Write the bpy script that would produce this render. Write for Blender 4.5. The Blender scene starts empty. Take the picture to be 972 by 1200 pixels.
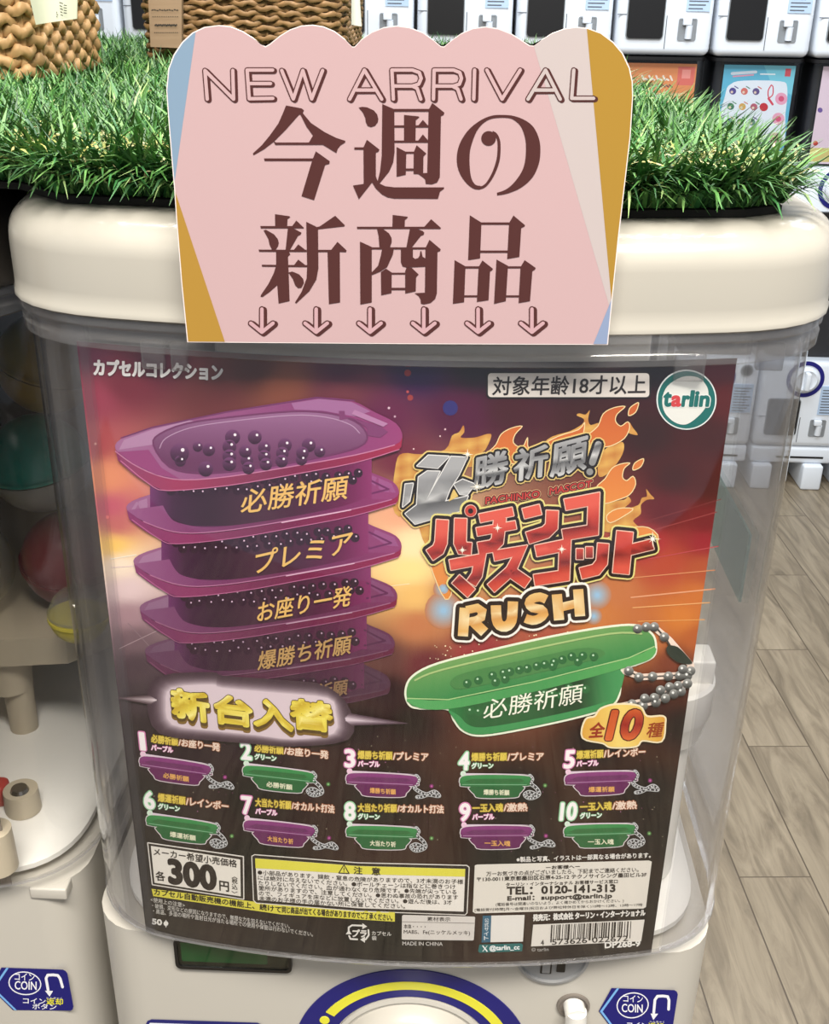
import bpy, bmesh, math, random
import numpy as np
from mathutils import Vector, Matrix
from mathutils.geometry import tessellate_polygon
random.seed(7); np.random.seed(7)
S = bpy.context.scene
COL = S.collection
PI = math.pi
ZP = 1.515                      # height of the poster's top edge above the floor

# ------------------------------------------------------------------ camera
FPX, PIT, ROLL, YAW = 1293.27, .438425, .0171372, -.0308077
CAM = np.array([.0167286, -.386994, ZP + .1165652])
def _axes():
    cy, sy = math.cos(YAW), math.sin(YAW)
    F0 = np.array([sy, cy, 0]); R0 = np.array([cy, -sy, 0]); U0 = np.array([0, 0, 1.])
    F = F0*math.cos(PIT) - U0*math.sin(PIT); U = F0*math.sin(PIT) + U0*math.cos(PIT)
    return F, R0*math.cos(ROLL) + U*math.sin(ROLL), -R0*math.sin(ROLL) + U*math.cos(ROLL)
AF, AR, AU = _axes()
cd = bpy.data.cameras.new('camera'); cam = bpy.data.objects.new('camera', cd); COL.objects.link(cam)
cd.sensor_fit = 'HORIZONTAL'; cd.sensor_width = 36; cd.lens = FPX/972*36; cd.clip_start = .01; cd.clip_end = 60
cam.matrix_world = Matrix(((AR[0], AU[0], -AF[0], CAM[0]), (AR[1], AU[1], -AF[1], CAM[1]), (AR[2], AU[2], -AF[2], CAM[2]), (0, 0, 0, 1)))
S.camera = cam

# ------------------------------------------------------------------ light and exposure
wd = bpy.data.worlds.new('world'); S.world = wd; wd.use_nodes = True
wd.node_tree.nodes['Background'].inputs[0].default_value = (.86, .92, 1, 1)
wd.node_tree.nodes['Background'].inputs[1].default_value = .45
def area(name, loc, size, power, color=(1, 1, 1), sy=None, aim=None):
    l = bpy.data.lights.new(name, 'AREA'); l.energy = power; l.color = color; l.size = size
    if sy: l.shape = 'RECTANGLE'; l.size_y = sy
    o = bpy.data.objects.new(name, l); COL.objects.link(o); o.location = loc
    if aim is not None:
        o.rotation_euler = (Vector(aim) - Vector(loc)).to_track_quat('-Z', 'Y').to_euler()
    return o
area('ceiling_lamp_front', (.25, -1.0, 3.05), 1.6, 98, (1, .95, .87), .5)
area('ceiling_lamp_near', (-.1, .15, 3.05), 1.8, 56, (1, .96, .9), .3)
area('ceiling_lamp_aisle', (.9, 1.9, 3.05), 2.6, 60, (.95, .98, 1), .5)
area('ceiling_lamp_far', (.2, 2.6, 3.05), 3.0, 46, (.86, .94, 1), .4)
S.view_settings.view_transform = 'Standard'; S.view_settings.look = 'None'
S.view_settings.exposure = 0.0; S.view_settings.gamma = 1; S.view_settings.use_curve_mapping = False
S.cycles.use_denoising = True; S.cycles.transparent_max_bounces = 32; S.cycles.max_bounces = 10

# ------------------------------------------------------------------ helpers
def lin(v):
    v = max(0., min(255., v))/255
    return v/12.92 if v <= .04045 else ((v + .055)/1.055)**2.4
def C3(c): return (lin(c[0]), lin(c[1]), lin(c[2]))
def mat(name, c, rough=.5, metal=0, spec=.5, noise=None, bump=None, coat=0):
    m = bpy.data.materials.new(name); m.use_nodes = True; n = m.node_tree.nodes; L = m.node_tree.links
    b = n['Principled BSDF']; b.inputs['Base Color'].default_value = (*C3(c), 1)
    b.inputs['Roughness'].default_value = rough; b.inputs['Metallic'].default_value = metal
    b.inputs['Specular IOR Level'].default_value = spec; b.inputs['Coat Weight'].default_value = coat
    if noise:
        sc, c2, st = noise
        tc = n.new('ShaderNodeTexCoord'); mp = n.new('ShaderNodeMapping'); mp.inputs['Scale'].default_value = st
        nz = n.new('ShaderNodeTexNoise'); nz.inputs['Scale'].default_value = sc; nz.inputs['Detail'].default_value = 4
        mx = n.new('ShaderNodeMix'); mx.data_type = 'RGBA'
        mx.inputs[6].default_value = (*C3(c), 1); mx.inputs[7].default_value = (*C3(c2), 1)
        L.new(tc.outputs['Object'], mp.inputs[0]); L.new(mp.outputs[0], nz.inputs[0]); L.new(nz.outputs[0], mx.inputs[0]); L.new(mx.outputs[2], b.inputs['Base Color'])
        if bump:
            bp = n.new('ShaderNodeBump'); bp.inputs['Strength'].default_value = bump; bp.inputs['Distance'].default_value = .002
            L.new(nz.outputs[0], bp.inputs['Height']); L.new(bp.outputs[0], b.inputs['Normal'])
    return m
def clear(name, tint=(1, 1, 1), milk=0., milk_c=(200, 200, 200), ior=1.46, rough=.02):
    m = bpy.data.materials.new(name); m.use_nodes = True; n = m.node_tree.nodes; L = m.node_tree.links
    n.remove(n['Principled BSDF']); out = n['Material Output']
    t = n.new('ShaderNodeBsdfTransparent'); t.inputs[0].default_value = (*tint, 1)
    g = n.new('ShaderNodeBsdfGlossy'); g.inputs['Roughness'].default_value = rough; g.inputs[0].default_value = (1, 1, 1, 1)
    f = n.new('ShaderNodeFresnel'); ge = n.new('ShaderNodeNewGeometry'); mi = n.new('ShaderNodeMix'); L.new(ge.outputs['Backfacing'], mi.inputs[0])
    mi.inputs[2].default_value = ior; mi.inputs[3].default_value = 1/ior; L.new(mi.outputs[0], f.inputs[0])
    base = t.outputs[0]
    if milk > 0:
        d = n.new('ShaderNodeBsdfDiffuse'); d.inputs[0].default_value = (*C3(milk_c), 1)
        tr = n.new('ShaderNodeBsdfTranslucent'); tr.inputs[0].default_value = (*C3(milk_c), 1)
        a = n.new('ShaderNodeMixShader'); a.inputs[0].default_value = .5; L.new(d.outputs[0], a.inputs[1]); L.new(tr.outputs[0], a.inputs[2])
        b = n.new('ShaderNodeMixShader'); b.inputs[0].default_value = milk; L.new(base, b.inputs[1]); L.new(a.outputs[0], b.inputs[2]); base = b.outputs[0]
    x = n.new('ShaderNodeMixShader'); L.new(f.outputs[0], x.inputs[0]); L.new(base, x.inputs[1]); L.new(g.outputs[0], x.inputs[2])
    L.new(x.outputs[0], out.inputs[0])
    return m
def attr_mat(name, rough=.5, spec=.3):
    m = bpy.data.materials.new(name); m.use_nodes = True; n = m.node_tree.nodes
    a = n.new('ShaderNodeAttribute'); a.attribute_name = 'Col'
    b = n['Principled BSDF']; b.inputs['Roughness'].default_value = rough; b.inputs['Specular IOR Level'].default_value = spec
    m.node_tree.links.new(a.outputs['Color'], b.inputs['Base Color'])
    return m
def props(o, label=None, cat=None, group=None, kind=None):
    if label: o['label'] = label
    if cat: o['category'] = cat
    if group: o['group'] = group
    if kind: o['kind'] = kind
    return o
def thing(name, label, cat, loc=(0, 0, 0), group=None):
    o = bpy.data.objects.new(name, None); COL.objects.link(o); o.location = loc; o.empty_display_size = .03
    return props(o, label, cat, group)
def obj(name, bm, m, parent=None, smooth=None, label=None):
    """links a bmesh given in world coordinates; keeps it in place under its parent"""
    me = bpy.data.meshes.new(name)
    bmesh.ops.recalc_face_normals(bm, faces=bm.faces)
    bm.to_mesh(me); bm.free()
    for mm in (m if isinstance(m, (list, tuple)) else [m]): me.materials.append(mm)
    o = bpy.data.objects.new(name, me); COL.objects.link(o)
    if smooth is not None:
        me.shade_smooth()
        me.set_sharp_from_angle(angle=math.radians(smooth))
    if parent is not None:
        w = Vector((0, 0, 0)); q = parent
        while q: w += q.location; q = q.parent
        me.transform(Matrix.Translation(-w)); o.parent = parent
    if label: o['label'] = label
    return o
def copy_tree(o, parent=None):
    c = o.copy(); COL.objects.link(c); c.parent = parent
    for ch in list(o.children): copy_tree(ch, c)
    return c
def box(bm, a, b, bev=0, seg=3):
    r = bmesh.ops.create_cube(bm, size=1)
    vs = r['verts']
    for v in vs: v.co = Vector([a[i] + (v.co[i] + .5)*(b[i] - a[i]) for i in range(3)])
    if bev:
        es = list({e for v in vs for e in v.link_edges})
        bmesh.ops.bevel(bm, geom=es, offset=bev, segments=seg, affect='EDGES', profile=.5)
    return bm
def cyl(bm, p, q, r, r2=None, n=20):
    p, q = Vector(p), Vector(q); d = q - p
    M = Matrix.Translation((p + q)/2) @ d.to_track_quat('Z', 'Y').to_matrix().to_4x4()
    bmesh.ops.create_cone(bm, cap_ends=True, segments=n, radius1=r, radius2=r if r2 is None else r2, depth=d.length, matrix=M)
    return bm
def prism(bm, pts, z0, z1):
    """plan outline extruded up"""
    a = [bm.verts.new((x, y, z0)) for x, y in pts]; b = [bm.verts.new((x, y, z1)) for x, y in pts]
    n = len(pts)
    for i in range(n): bm.faces.new((a[i], a[(i+1) % n], b[(i+1) % n], b[i]))
    bm.faces.new(a[::-1]); bm.faces.new(b)
    return bm
def loft(bm, rings, cap0=True, cap1=True, closed=True):
    R = [[bm.verts.new(p) for p in r] for r in rings]; n = len(R[0])
    for i in range(len(R)-1):
        for j in range(n if closed else n-1): bm.faces.new((R[i][j], R[i][(j+1) % n], R[i+1][(j+1) % n], R[i+1][j]))
    if cap0: bm.faces.new(R[0][::-1])
    if cap1: bm.faces.new(R[-1])
    return bm
def rrect(x0, y0, x1, y1, r, n=5):
    pts = []
    for cx, cy, a0 in ((x1-r, y1-r, 0), (x0+r, y1-r, 90), (x0+r, y0+r, 180), (x1-r, y0+r, 270)):
        for k in range(n+1):
            a = math.radians(a0 + 90*k/n); pts.append((cx + r*math.cos(a), cy + r*math.sin(a)))
    return pts
def smooth_line(pts, n=6, closed=False):
    out = []; N = len(pts)
    for i in range(N if closed else N-1):
        g = lambda k: np.array(pts[k % N] if closed else pts[max(0, min(N-1, k))], float)
        p0, p1, p2, p3 = g(i-1), g(i), g(i+1), g(i+2)
        for k in range(n):
            t = k/n
            out.append(tuple(.5*(2*p1 + (p2-p0)*t + (2*p0-5*p1+4*p2-p3)*t*t + (3*p1-p0-3*p2+p3)*t**3)))
    if not closed: out.append(tuple(pts[-1]))
    return out

# a photo direction meets a plane of the place
def ray(px): return AF + AR*(px[0]-486)/FPX - AU*(px[1]-600)/FPX
def hit(px, y=None, z=None, x=None):
    d = ray(px)
    t = (y-CAM[1])/d[1] if y is not None else (z-CAM[2])/d[2] if z is not None else (x-CAM[0])/d[0]
    return CAM + d*t

# ------------------------------------------------------------------ printed art laid on real surfaces
PS, PHW, PHH = .01293, .12, .2905
PR = (4*PHW*PHW + 4*PS*PS)/(8*PS)
class Bowed:                      # the bowed poster
    yc = PR - PS
    def at(s, px, d):
        r = ray(px); o = CAM - np.array([0, s.yc, 0])
        a = r[0]**2 + r[1]**2; b = o[0]*r[0] + o[1]*r[1]; c = o[0]**2 + o[1]**2 - PR*PR
        t = (-b - math.sqrt(b*b - a*c))/a
        p = CAM + r*t
        f = (PR + d)/PR
        return (p[0]*f, s.yc + (p[1]-s.yc)*f, p[2])
class Flat:                       # an upright face at depth y
    def __init__(s, y): s.y = y
    def at(s, px, d):
        p = hit(px, y=s.y); return (p[0], s.y - d, p[2])
POSTER = Bowed()
NADIR = np.array([438., 3350.])
STEP = .00008
_tc = {}
def glyphs(body, off=0., sp=1.):
    k = (body, off, sp)
    if k in _tc: return _tc[k]
    cu = bpy.data.curves.new('lettering', 'FONT'); cu.body = body; cu.resolution_u = 3; cu.offset = off; cu.space_character = sp
    o = bpy.data.objects.new('lettering', cu); COL.objects.link(o)
    dg = bpy.context.evaluated_depsgraph_get()
    m = bpy.data.meshes.new_from_object(o.evaluated_get(dg)); m.calc_loop_triangles()
    V = np.array([v.co[:2] for v in m.vertices]); T = [tuple(t.vertices) for t in m.loop_triangles]
    cnt = {}
    for p in m.polygons:
        for e in p.edge_keys: cnt[e] = cnt.get(e, 0) + 1
    E = [e for e, c in cnt.items() if c == 1]
    bpy.data.objects.remove(o); bpy.data.curves.remove(cu); bpy.data.meshes.remove(m)
    _tc[k] = (V, T, E); return _tc[k]
class Art:
    """flat printed shapes; overlapping shapes of one layer get hair-thin height steps so they never share a plane"""
    def __init__(s, surf=POSTER, k=1.0): s.surf = surf; s.V = []; s.F = []; s.Cc = []; s.k = k; s.i = 0
    def _tri(s, pts, tris, col, layer):
        b = len(s.V); s.i += 1; d = STEP*layer + (s.i % 23)*.6e-6
        for p in pts:
            c = col(p[0], p[1]) if callable(col) else col
            s.V.append(s.surf.at(p, d)); s.Cc.append(tuple(min(1., v*s.k) for v in C3(c)))
        s.F += [(a+b, c+b, e+b) for a, c, e in tris]
    def poly(s, pts, col, layer=1, holes=(), cut=14):
        loops = [pts] + list(holes)
        flat = [p for l in loops for p in l]
        tris = tessellate_polygon([[Vector((p[0], p[1], 0)) for p in l] for l in loops])
        xs = [p[0] for p in flat]; ys = [p[1] for p in flat]
        cy = cut if callable(col) else 1e9
        if max(xs)-min(xs) > cut or max(ys)-min(ys) > cy:
            bm = bmesh.new(); vs = [bm.verts.new((p[0], p[1], 0)) for p in flat]
            for t in tris:
                try: bm.faces.new([vs[i] for i in t])
                except ValueError: pass
            for ax, lo, hi, st in ((0, min(xs), max(xs), cut), (1, min(ys), max(ys), cy)):
                k = lo + st
                while k < hi:
                    co = [0, 0, 0]; no = [0, 0, 0]; co[ax] = k; no[ax] = 1
                    bmesh.ops.bisect_plane(bm, geom=bm.verts[:]+bm.edges[:]+bm.faces[:], plane_co=co, plane_no=no); k += st
            bmesh.ops.triangulate(bm, faces=bm.faces[:]); bm.verts.index_update()
            flat = [(v.co.x, v.co.y) for v in bm.verts]; tris = [tuple(v.index for v in f.verts) for f in bm.faces]; bm.free()
        s._tri(flat, tris, col, layer); return s
    def disc(s, c, r, col, layer=1, ry=None, n=18, a0=0):
        ry = r if ry is None else ry
        return s.poly([(c[0]+r*math.cos(2*PI*k/n+a0), c[1]+ry*math.sin(2*PI*k/n+a0)) for k in range(n)], col, layer)
    def ring(s, c, r0, r1, col, layer=1, n=28):
        for k in range(n):
            a, b = 2*PI*k/n, 2*PI*(k+1)/n
            s._tri([(c[0]+r*math.cos(t), c[1]+r*math.sin(t)) for r, t in ((r0, a), (r1, a), (r1, b), (r0, b))], [(0, 1, 2), (0, 2, 3)], col, layer)
        return s
    def line(s, pts, w, col, layer=1, cap='round', closed=False, n=10):
        P = [np.array(p, float) for p in pts]; N = len(P); segs = [(P[i], P[(i+1) % N], i) for i in range(N if closed else N-1)]
        for a, b, i in segs:
            d = b-a; l = np.linalg.norm(d)
            if l < 1e-6: continue
            d = d/l
            if cap == 'square':
                a2 = a - d*w/2*(i > 0 or closed); b2 = b + d*w/2*(i < N-2 or closed)
            else: a2, b2 = a, b
            nrm = np.array([-d[1], d[0]])*w/2
            m = max(1, int(np.linalg.norm(b2-a2)/14))
            if callable(col): m = max(m, int(np.linalg.norm(b2-a2)/4))
            for k in range(m):
                q0 = a2 + (b2-a2)*k/m; q1 = a2 + (b2-a2)*(k+1)/m
                if callable(col) and w > 5:
                    for j in range(3):
                        e0, e1 = -1 + 2*j/3, -1 + 2*(j+1)/3
                        s._tri([q0+nrm*e0, q1+nrm*e0, q1+nrm*e1, q0+nrm*e1], [(0, 1, 2), (0, 2, 3)], col, layer)
                else: s._tri([q0-nrm, q1-nrm, q1+nrm, q0+nrm], [(0, 1, 2), (0, 2, 3)], col, layer)
        if cap == 'round':
            for p in P: s._tri([tuple(p + w/2*np.array([math.cos(2*PI*k/n), math.sin(2*PI*k/n)])) for k in range(n)], [(0, k, k+1) for k in range(1, n-1)], col, layer)
        return s
    def text(s, body, bl, br, h, col, layer=2, off=0., fat=0., slant=0., sp=1., shift=(0, 0), up=None, n=6):
        V, T, E = glyphs(body, 0., sp); fat = fat + off*h*.55; thin = fat < .3
        bl = np.array(bl, float) + shift; br = np.array(br, float) + shift
        lo, hi = V.min(0), V.max(0)
        if up is None:
            m = (bl+br)/2; up = m - NADIR; up = up/np.linalg.norm(up)
        up = np.array(up)*h
        X = (br-bl)/(hi[0]-lo[0]); Y = up/(hi[1]-lo[1])
        Q = [tuple(bl + X*(v[0]-lo[0]) + (Y + X*0)*(v[1]-lo[1]) + np.array([slant*h*(v[1]-lo[1])/(hi[1]-lo[1]), 0])) for v in V]
        s._tri(Q, T, col, layer)
        if fat:
            Qa = [np.array(q) for q in Q]
            for a, b in E:
                d = Qa[b]-Qa[a]; l = np.linalg.norm(d)
                if l < 1e-6: continue
                nr = np.array([-d[1], d[0]])/l*fat
                s._tri([Qa[a]-nr, Qa[b]-nr, Qa[b]+nr, Qa[a]+nr], [(0, 1, 2), (0, 2, 3)], col, layer)
            for v in (() if thin else {v for e in E for v in e}):
                s._tri([tuple(Qa[v] + fat*np.array([math.cos(2*PI*k/n), math.sin(2*PI*k/n)])) for k in range(n)], [(0, k, k+1) for k in range(1, n-1)], col, layer)
        return s
    def build(s, name, m, parent, label=None):
        me = bpy.data.meshes.new(name)
        V = np.array(s.V, dtype=np.float64)
        w = Vector((0, 0, 0)); q = parent
        while q: w += q.location; q = q.parent
        V = V - np.array(w)
        me.from_pydata(V.tolist(), [], s.F)
        a = me.color_attributes.new('Col', 'FLOAT_COLOR', 'POINT')
        a.data.foreach_set('color', np.concatenate([np.array(s.Cc), np.ones((len(s.Cc), 1))], 1).astype(np.float32).ravel())
        # face the viewer side
        bm = bmesh.new(); bm.from_mesh(me)
        fl = [f for f in bm.faces if f.normal.y > 0]
        bmesh.ops.reverse_faces(bm, faces=fl); bm.to_mesh(me); bm.free()
        me.materials.append(m)
        o = bpy.data.objects.new(name, me); COL.objects.link(o); o.parent = parent
        if label: o['label'] = label
        return o
def crop(ox, oy, sc):
    return lambda pts: [(ox + x/sc, oy + y/sc) for x, y in pts]

# ------------------------------------------------------------------ materials
M_lid = mat('lid_plastic', (182, 177, 166), .22, spec=.5, coat=.3)
M_body = mat('body_plastic', (194, 189, 179), .35)
M_white = mat('white_plastic', (232, 229, 222), .4)
M_grey = mat('grey_plastic', (150, 150, 150), .4)
M_black = mat('black_plastic', (22, 21, 22), .3)
M_smoke = mat('dark_lid_plastic', (44, 40, 36), .4)
M_clear = clear('clear_acrylic', (.998, .998, .998))
M_side = clear('hazy_acrylic', (.93, .93, .94), .08, (170, 168, 172))
M_rim = clear('milky_acrylic', (.95, .95, .96), .30, (170, 168, 168), rough=.08)
M_ink = attr_mat('printed_paper', .45, .25)
M_card = attr_mat('printed_card', .28, .5)
M_label = attr_mat('printed_label', .35, .4)

# ------------------------------------------------------------------ setting
def floor_mat():
    m = bpy.data.materials.new('wood_plank_tile'); m.use_nodes = True; n = m.node_tree.nodes; L = m.node_tree.links
    b = n['Principled BSDF']; b.inputs['Roughness'].default_value = .42
    def mth(op, a, c=None):
        k = n.new('ShaderNodeMath'); k.operation = op
        for i, v in ((0, a), (1, c)):
            if v is None: continue
            if isinstance(v, (int, float)): k.inputs[i].default_value = v
            else: L.new(v, k.inputs[i])
        return k.outputs[0]
    tc = n.new('ShaderNodeTexCoord'); mp = n.new('ShaderNodeMapping'); mp.vector_type = 'TEXTURE'
    mp.inputs['Location'].default_value = (.8919, 2.1832, 0); mp.inputs['Rotation'].default_value = (0, 0, .062)
    L.new(tc.outputs['Object'], mp.inputs[0]); sp = n.new('ShaderNodeSeparateXYZ'); L.new(mp.outputs[0], sp.inputs[0])
    u = mth('DIVIDE', sp.outputs[0], .1495); row = mth('FLOOR', u); fu = mth('SUBTRACT', u, row)
    # seam phases: row 0 has one 0.08 past the origin, the row to its left 0.35 before it
    v = mth('DIVIDE', mth('ADD', sp.outputs[1], mth('MULTIPLY', row, -.435)), .9); v = mth('ADD', v, -.085)
    cell = mth('FLOOR', v); fv = mth('SUBTRACT', v, cell)
    du = mth('MULTIPLY', mth('MINIMUM', fu, mth('SUBTRACT', 1, fu)), .1495)
    dv = mth('MULTIPLY', mth('MINIMUM', fv, mth('SUBTRACT', 1, fv)), .9)
    gap = mth('LESS_THAN', mth('MINIMUM', du, mth('MULTIPLY', dv, 1.1)), .0016)
    cb = n.new('ShaderNodeCombineXYZ'); L.new(row, cb.inputs[0]); L.new(cell, cb.inputs[1])
    wn = n.new('ShaderNodeTexWhiteNoise'); L.new(cb.outputs[0], wn.inputs[0])
    sc = n.new('ShaderNodeVectorMath'); sc.operation = 'MULTIPLY'; L.new(mp.outputs[0], sc.inputs[0]); sc.inputs[1].default_value = (16, 2.2, 1)
    ad = n.new('ShaderNodeVectorMath'); ad.operation = 'MULTIPLY_ADD'; L.new(wn.outputs['Color'], ad.inputs[0]); ad.inputs[1].default_value = (30, 30, 30); L.new(sc.outputs[0], ad.inputs[2])
    nz = n.new('ShaderNodeTexNoise'); nz.inputs['Scale'].default_value = 1.3; nz.inputs['Detail'].default_value = 7; nz.inputs['Roughness'].default_value = .62; nz.inputs['Distortion'].default_value = 1.6
    L.new(ad.outputs[0], nz.inputs[0])
    cr = n.new('ShaderNodeValToRGB'); e = cr.color_ramp.elements
    e[0].position = .3; e[0].color = (*C3((104, 93, 77)), 1); e[1].position = .72; e[1].color = (*C3((156, 142, 121)), 1)
    e.new(.47).color = (*C3((130, 117, 98)), 1); e.new(.55).color = (*C3((141, 128, 108)), 1)
    L.new(nz.outputs[0], cr.inputs[0])
    br = n.new('ShaderNodeHueSaturation'); L.new(cr.outputs[0], br.inputs['Color']); L.new(mth('ADD', mth('MULTIPLY', wn.outputs['Value'], .16), .93), br.inputs['Value'])
    mx = n.new('ShaderNodeMix'); mx.data_type = 'RGBA'; L.new(gap, mx.inputs[0]); L.new(br.outputs[0], mx.inputs[6]); mx.inputs[7].default_value = (*C3((84, 72, 58)), 1)
    L.new(mx.outputs[2], b.inputs['Base Color'])
    return m
bm = bmesh.new(); box(bm, (-3.4, -2.6, -.05), (4.2, 4.4, 0)); props(obj('floor', bm, floor_mat()), kind='structure')
bm = bmesh.new(); box(bm, (-3.4, -2.6, 3.1), (4.2, 4.4, 3.15)); props(obj('ceiling', bm, mat('ceiling_paint', (214, 214, 212), .8)), kind='structure')
bm = bmesh.new(); box(bm, (-3.4, 4.3, 0), (4.2, 4.4, 3.1)); props(obj('wall_back', bm, mat('wall_paint', (188, 190, 194), .8)), kind='structure')

bm = bmesh.new(); box(bm, (-.76, -.15, 0), (-.72, .95, 2.1)); props(obj('wall_light_blocker', bm, mat('dark_blocker', (58, 46, 38), .7)), kind='structure')  # unseen dark wall, added to keep side light out of the left machine
# ------------------------------------------------------------------ the capsule machine
CX, SL, SR = .004, -.150, .1575           # middle and sides of the clear case
CFRONT = PS + .004                        # front of the case at its middle
def case_plan(off=0., back=.36):
    R = PR + .004 + off; yc = Bowed.yc
    xs = np.linspace(-.104, .113, 15)
    fr = [(x, yc - math.sqrt(R*R - x*x)) for x in xs]
    def corner(p, t, q, n=9):              # quadratic bend from tangent point p to q
        ctrl = (q[0], p[1] + (q[0]-p[0])*t)
        return [((1-k)**2*p[0] + 2*k*(1-k)*ctrl[0] + k*k*q[0], (1-k)**2*p[1] + 2*k*(1-k)*ctrl[1] + k*k*q[1]) for k in np.linspace(0, 1, n)]
    p1 = fr[-1]; t1 = p1[0]/math.sqrt(R*R - p1[0]**2)
    p0 = fr[0]; t0 = p0[0]/math.sqrt(R*R - p0[0]**2)
    right = corner(p1, t1, (SR+off, .052))[1:]
    left = corner(p0, t0, (SL-off, .052))[::-1][:-1]
    b = back + off; r = .03
    rb = [(SR+off, .15), (SR+off, b-r)] + [(SR+off-r+r*math.cos(a), b-r+r*math.sin(a)) for a in np.linspace(0, PI/2, 6)[1:]]
    lb = [(SL-off+r+r*math.cos(a), b-r+r*math.sin(a)) for a in np.linspace(PI/2, PI, 6)] + [(SL-off, .15)]
    return left + fr + right + rb + lb
def ring3(off, z, dx=0, dy=0, back=.36): return [(x+dx, y+dy, z) for x, y in case_plan(off, back)]

def build_case(dx, dy, dz, parent, side=None):
    Z = ZP + dz
    cs = bmesh.new()
    loft(cs, [ring3(0, Z-.2862, dx, dy), ring3(0, Z-.2, dx, dy), ring3(0, Z-.1, dx, dy), ring3(0, Z+.010, dx, dy), ring3(-.0022, Z+.010, dx, dy), ring3(-.0022, Z-.1, dx, dy), ring3(-.0022, Z-.2862, dx, dy)], False, False)
    # close the bottom lip
    cs.verts.ensure_lookup_table(); n = len(case_plan())
    for j in range(n): cs.faces.new((cs.verts[j], cs.verts[6*n+j], cs.verts[6*n+(j+1) % n], cs.verts[(j+1) % n]))
    nf = len(case_plan())
    for f in cs.faces:
        c = f.calc_center_median()
        f.material_index = 0 if c.y - dy < .012 and -.118 < c.x - dx < .122 else 1
    o = obj('clear_case', cs, [M_clear, side or M_side], parent, 40)
    rim = bmesh.new()
    loft(rim, [ring3(.0004, Z-.001, dx, dy), ring3(.0026, Z+.000, dx, dy), ring3(.0028, Z+.0035, dx, dy), ring3(.0014, Z+.0048, dx, dy), ring3(.0014, Z+.0070, dx, dy), ring3(.0034, Z+.0085, dx, dy), ring3(.0034, Z+.0112, dx, dy), ring3(.0004, Z+.0115, dx, dy)], False, False)
    obj('case_rim', rim, M_rim, o, 50)
    lip = bmesh.new()
    loft(lip, [ring3(-.0022, Z-.2868, dx, dy), ring3(.0004, Z-.2872, dx, dy), ring3(.0008, Z-.2866, dx, dy), ring3(.0002, Z-.2858, dx, dy)], False, False)
    obj('case_lip', lip, M_rim, o, 50)
    return o
def rear_panel(dx, dy, dz, parent, m):
    Z = ZP + dz; bm = bmesh.new(); box(bm, (SL+dx+.006, dy+.335, Z-.284), (SR+dx-.006, dy+.345, Z+.008), .003)
    return obj('rear_panel', bm, m, parent, 40)
def build_lid(dx, dy, dz, parent, m):
    Z = ZP + dz; r = .0145; top = .0475
    prof = [(.0035, .0116), (.0045, .0122), (.0045, .0140), (.0040, .0148), (.0040, .0200), (.0040, top-r)] + [(.0040 - r*(1-math.cos(a)), top-r+r*math.sin(a)) for a in np.linspace(0, PI/2, 9)[1:]]
    bm = bmesh.new(); loft(bm, [ring3(o_, Z+z, dx, dy) for o_, z in prof])
    return obj('lid', bm, m, parent, 50)
def body_plan(dx, dy, x0=-.149, x1=.1525, yf=.004, back=.36, r=.024):
    pts = []
    for cx, cy, a0 in ((x1-r, back-r, 0), (x0+r, back-r, 90), (x0+r, yf+r, 180), (x1-r, yf+r, 270)):
        for k in range(7):
            a = math.radians(a0 + 15*k); pts.append((cx + r*math.cos(a) + dx, cy + r*math.sin(a) + dy))
    return pts
def build_body(dx, dy, dz, parent):
    Z = ZP + dz
    bm = bmesh.new(); prism(bm, body_plan(dx, dy), Z-.63, Z-.2945); prism(bm, body_plan(dx, dy, -.13, .137, .02), Z-.2945, Z-.2885)
    o = obj('body', bm, M_body, parent, 40)
    st = bmesh.new(); prism(st, body_plan(dx, dy, -.145, .1485, .008), .06, Z-.63); prism(st, body_plan(dx, dy, -.13, .134, .04), 0, .06)
    obj('stand', st, M_body, parent, 40)
    # rising plinth inside the case (bowl of the dispenser)
    dish = bmesh.new()
    loft(dish, [ring3(-.011, Z-.2885, dx, dy), ring3(-.011, Z-.2855, dx, dy), ring3(-.014, Z-.2835, dx, dy), [(x*1+dx, y+dy, Z-.272) for x, y in [(.6*(a-CX)+CX, .6*(b-.17)+.17) for a, b in case_plan()]]], True, True)
    obj('dispenser_tray', dish, M_white, parent, 40)
    return o
FY = .004
FRONT = Flat(FY - .0002)
machine = thing('capsule_machine', 'white capsule machine with clear case in the middle, holding the large purple and black poster', 'capsule machine', (CX, .15, 0))
body = build_body(0, 0, 0, machine)
case = build_case(0, 0, 0, machine)
lid = build_lid(0, 0, 0, machine, M_lid); rear_panel(0, 0, 0, machine, M_white)
# clips that hold the display paper under the rim
for px, w in (((182, 430), .0085), ((210, 402), .006), ((808, 424), .011), ((904, 404), .010)):
    p = POSTER.at((px[0], px[1]), 0) if 150 < px[0] < 860 else hit(px, y=.012)
    bm = bmesh.new(); box(bm, (p[0]-w/2, p[1]-.0028, ZP-.0075), (p[0]+w/2, p[1]+.0012, ZP+.003), .0008)
    obj('paper_clip', bm, M_rim, case, 40)

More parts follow.
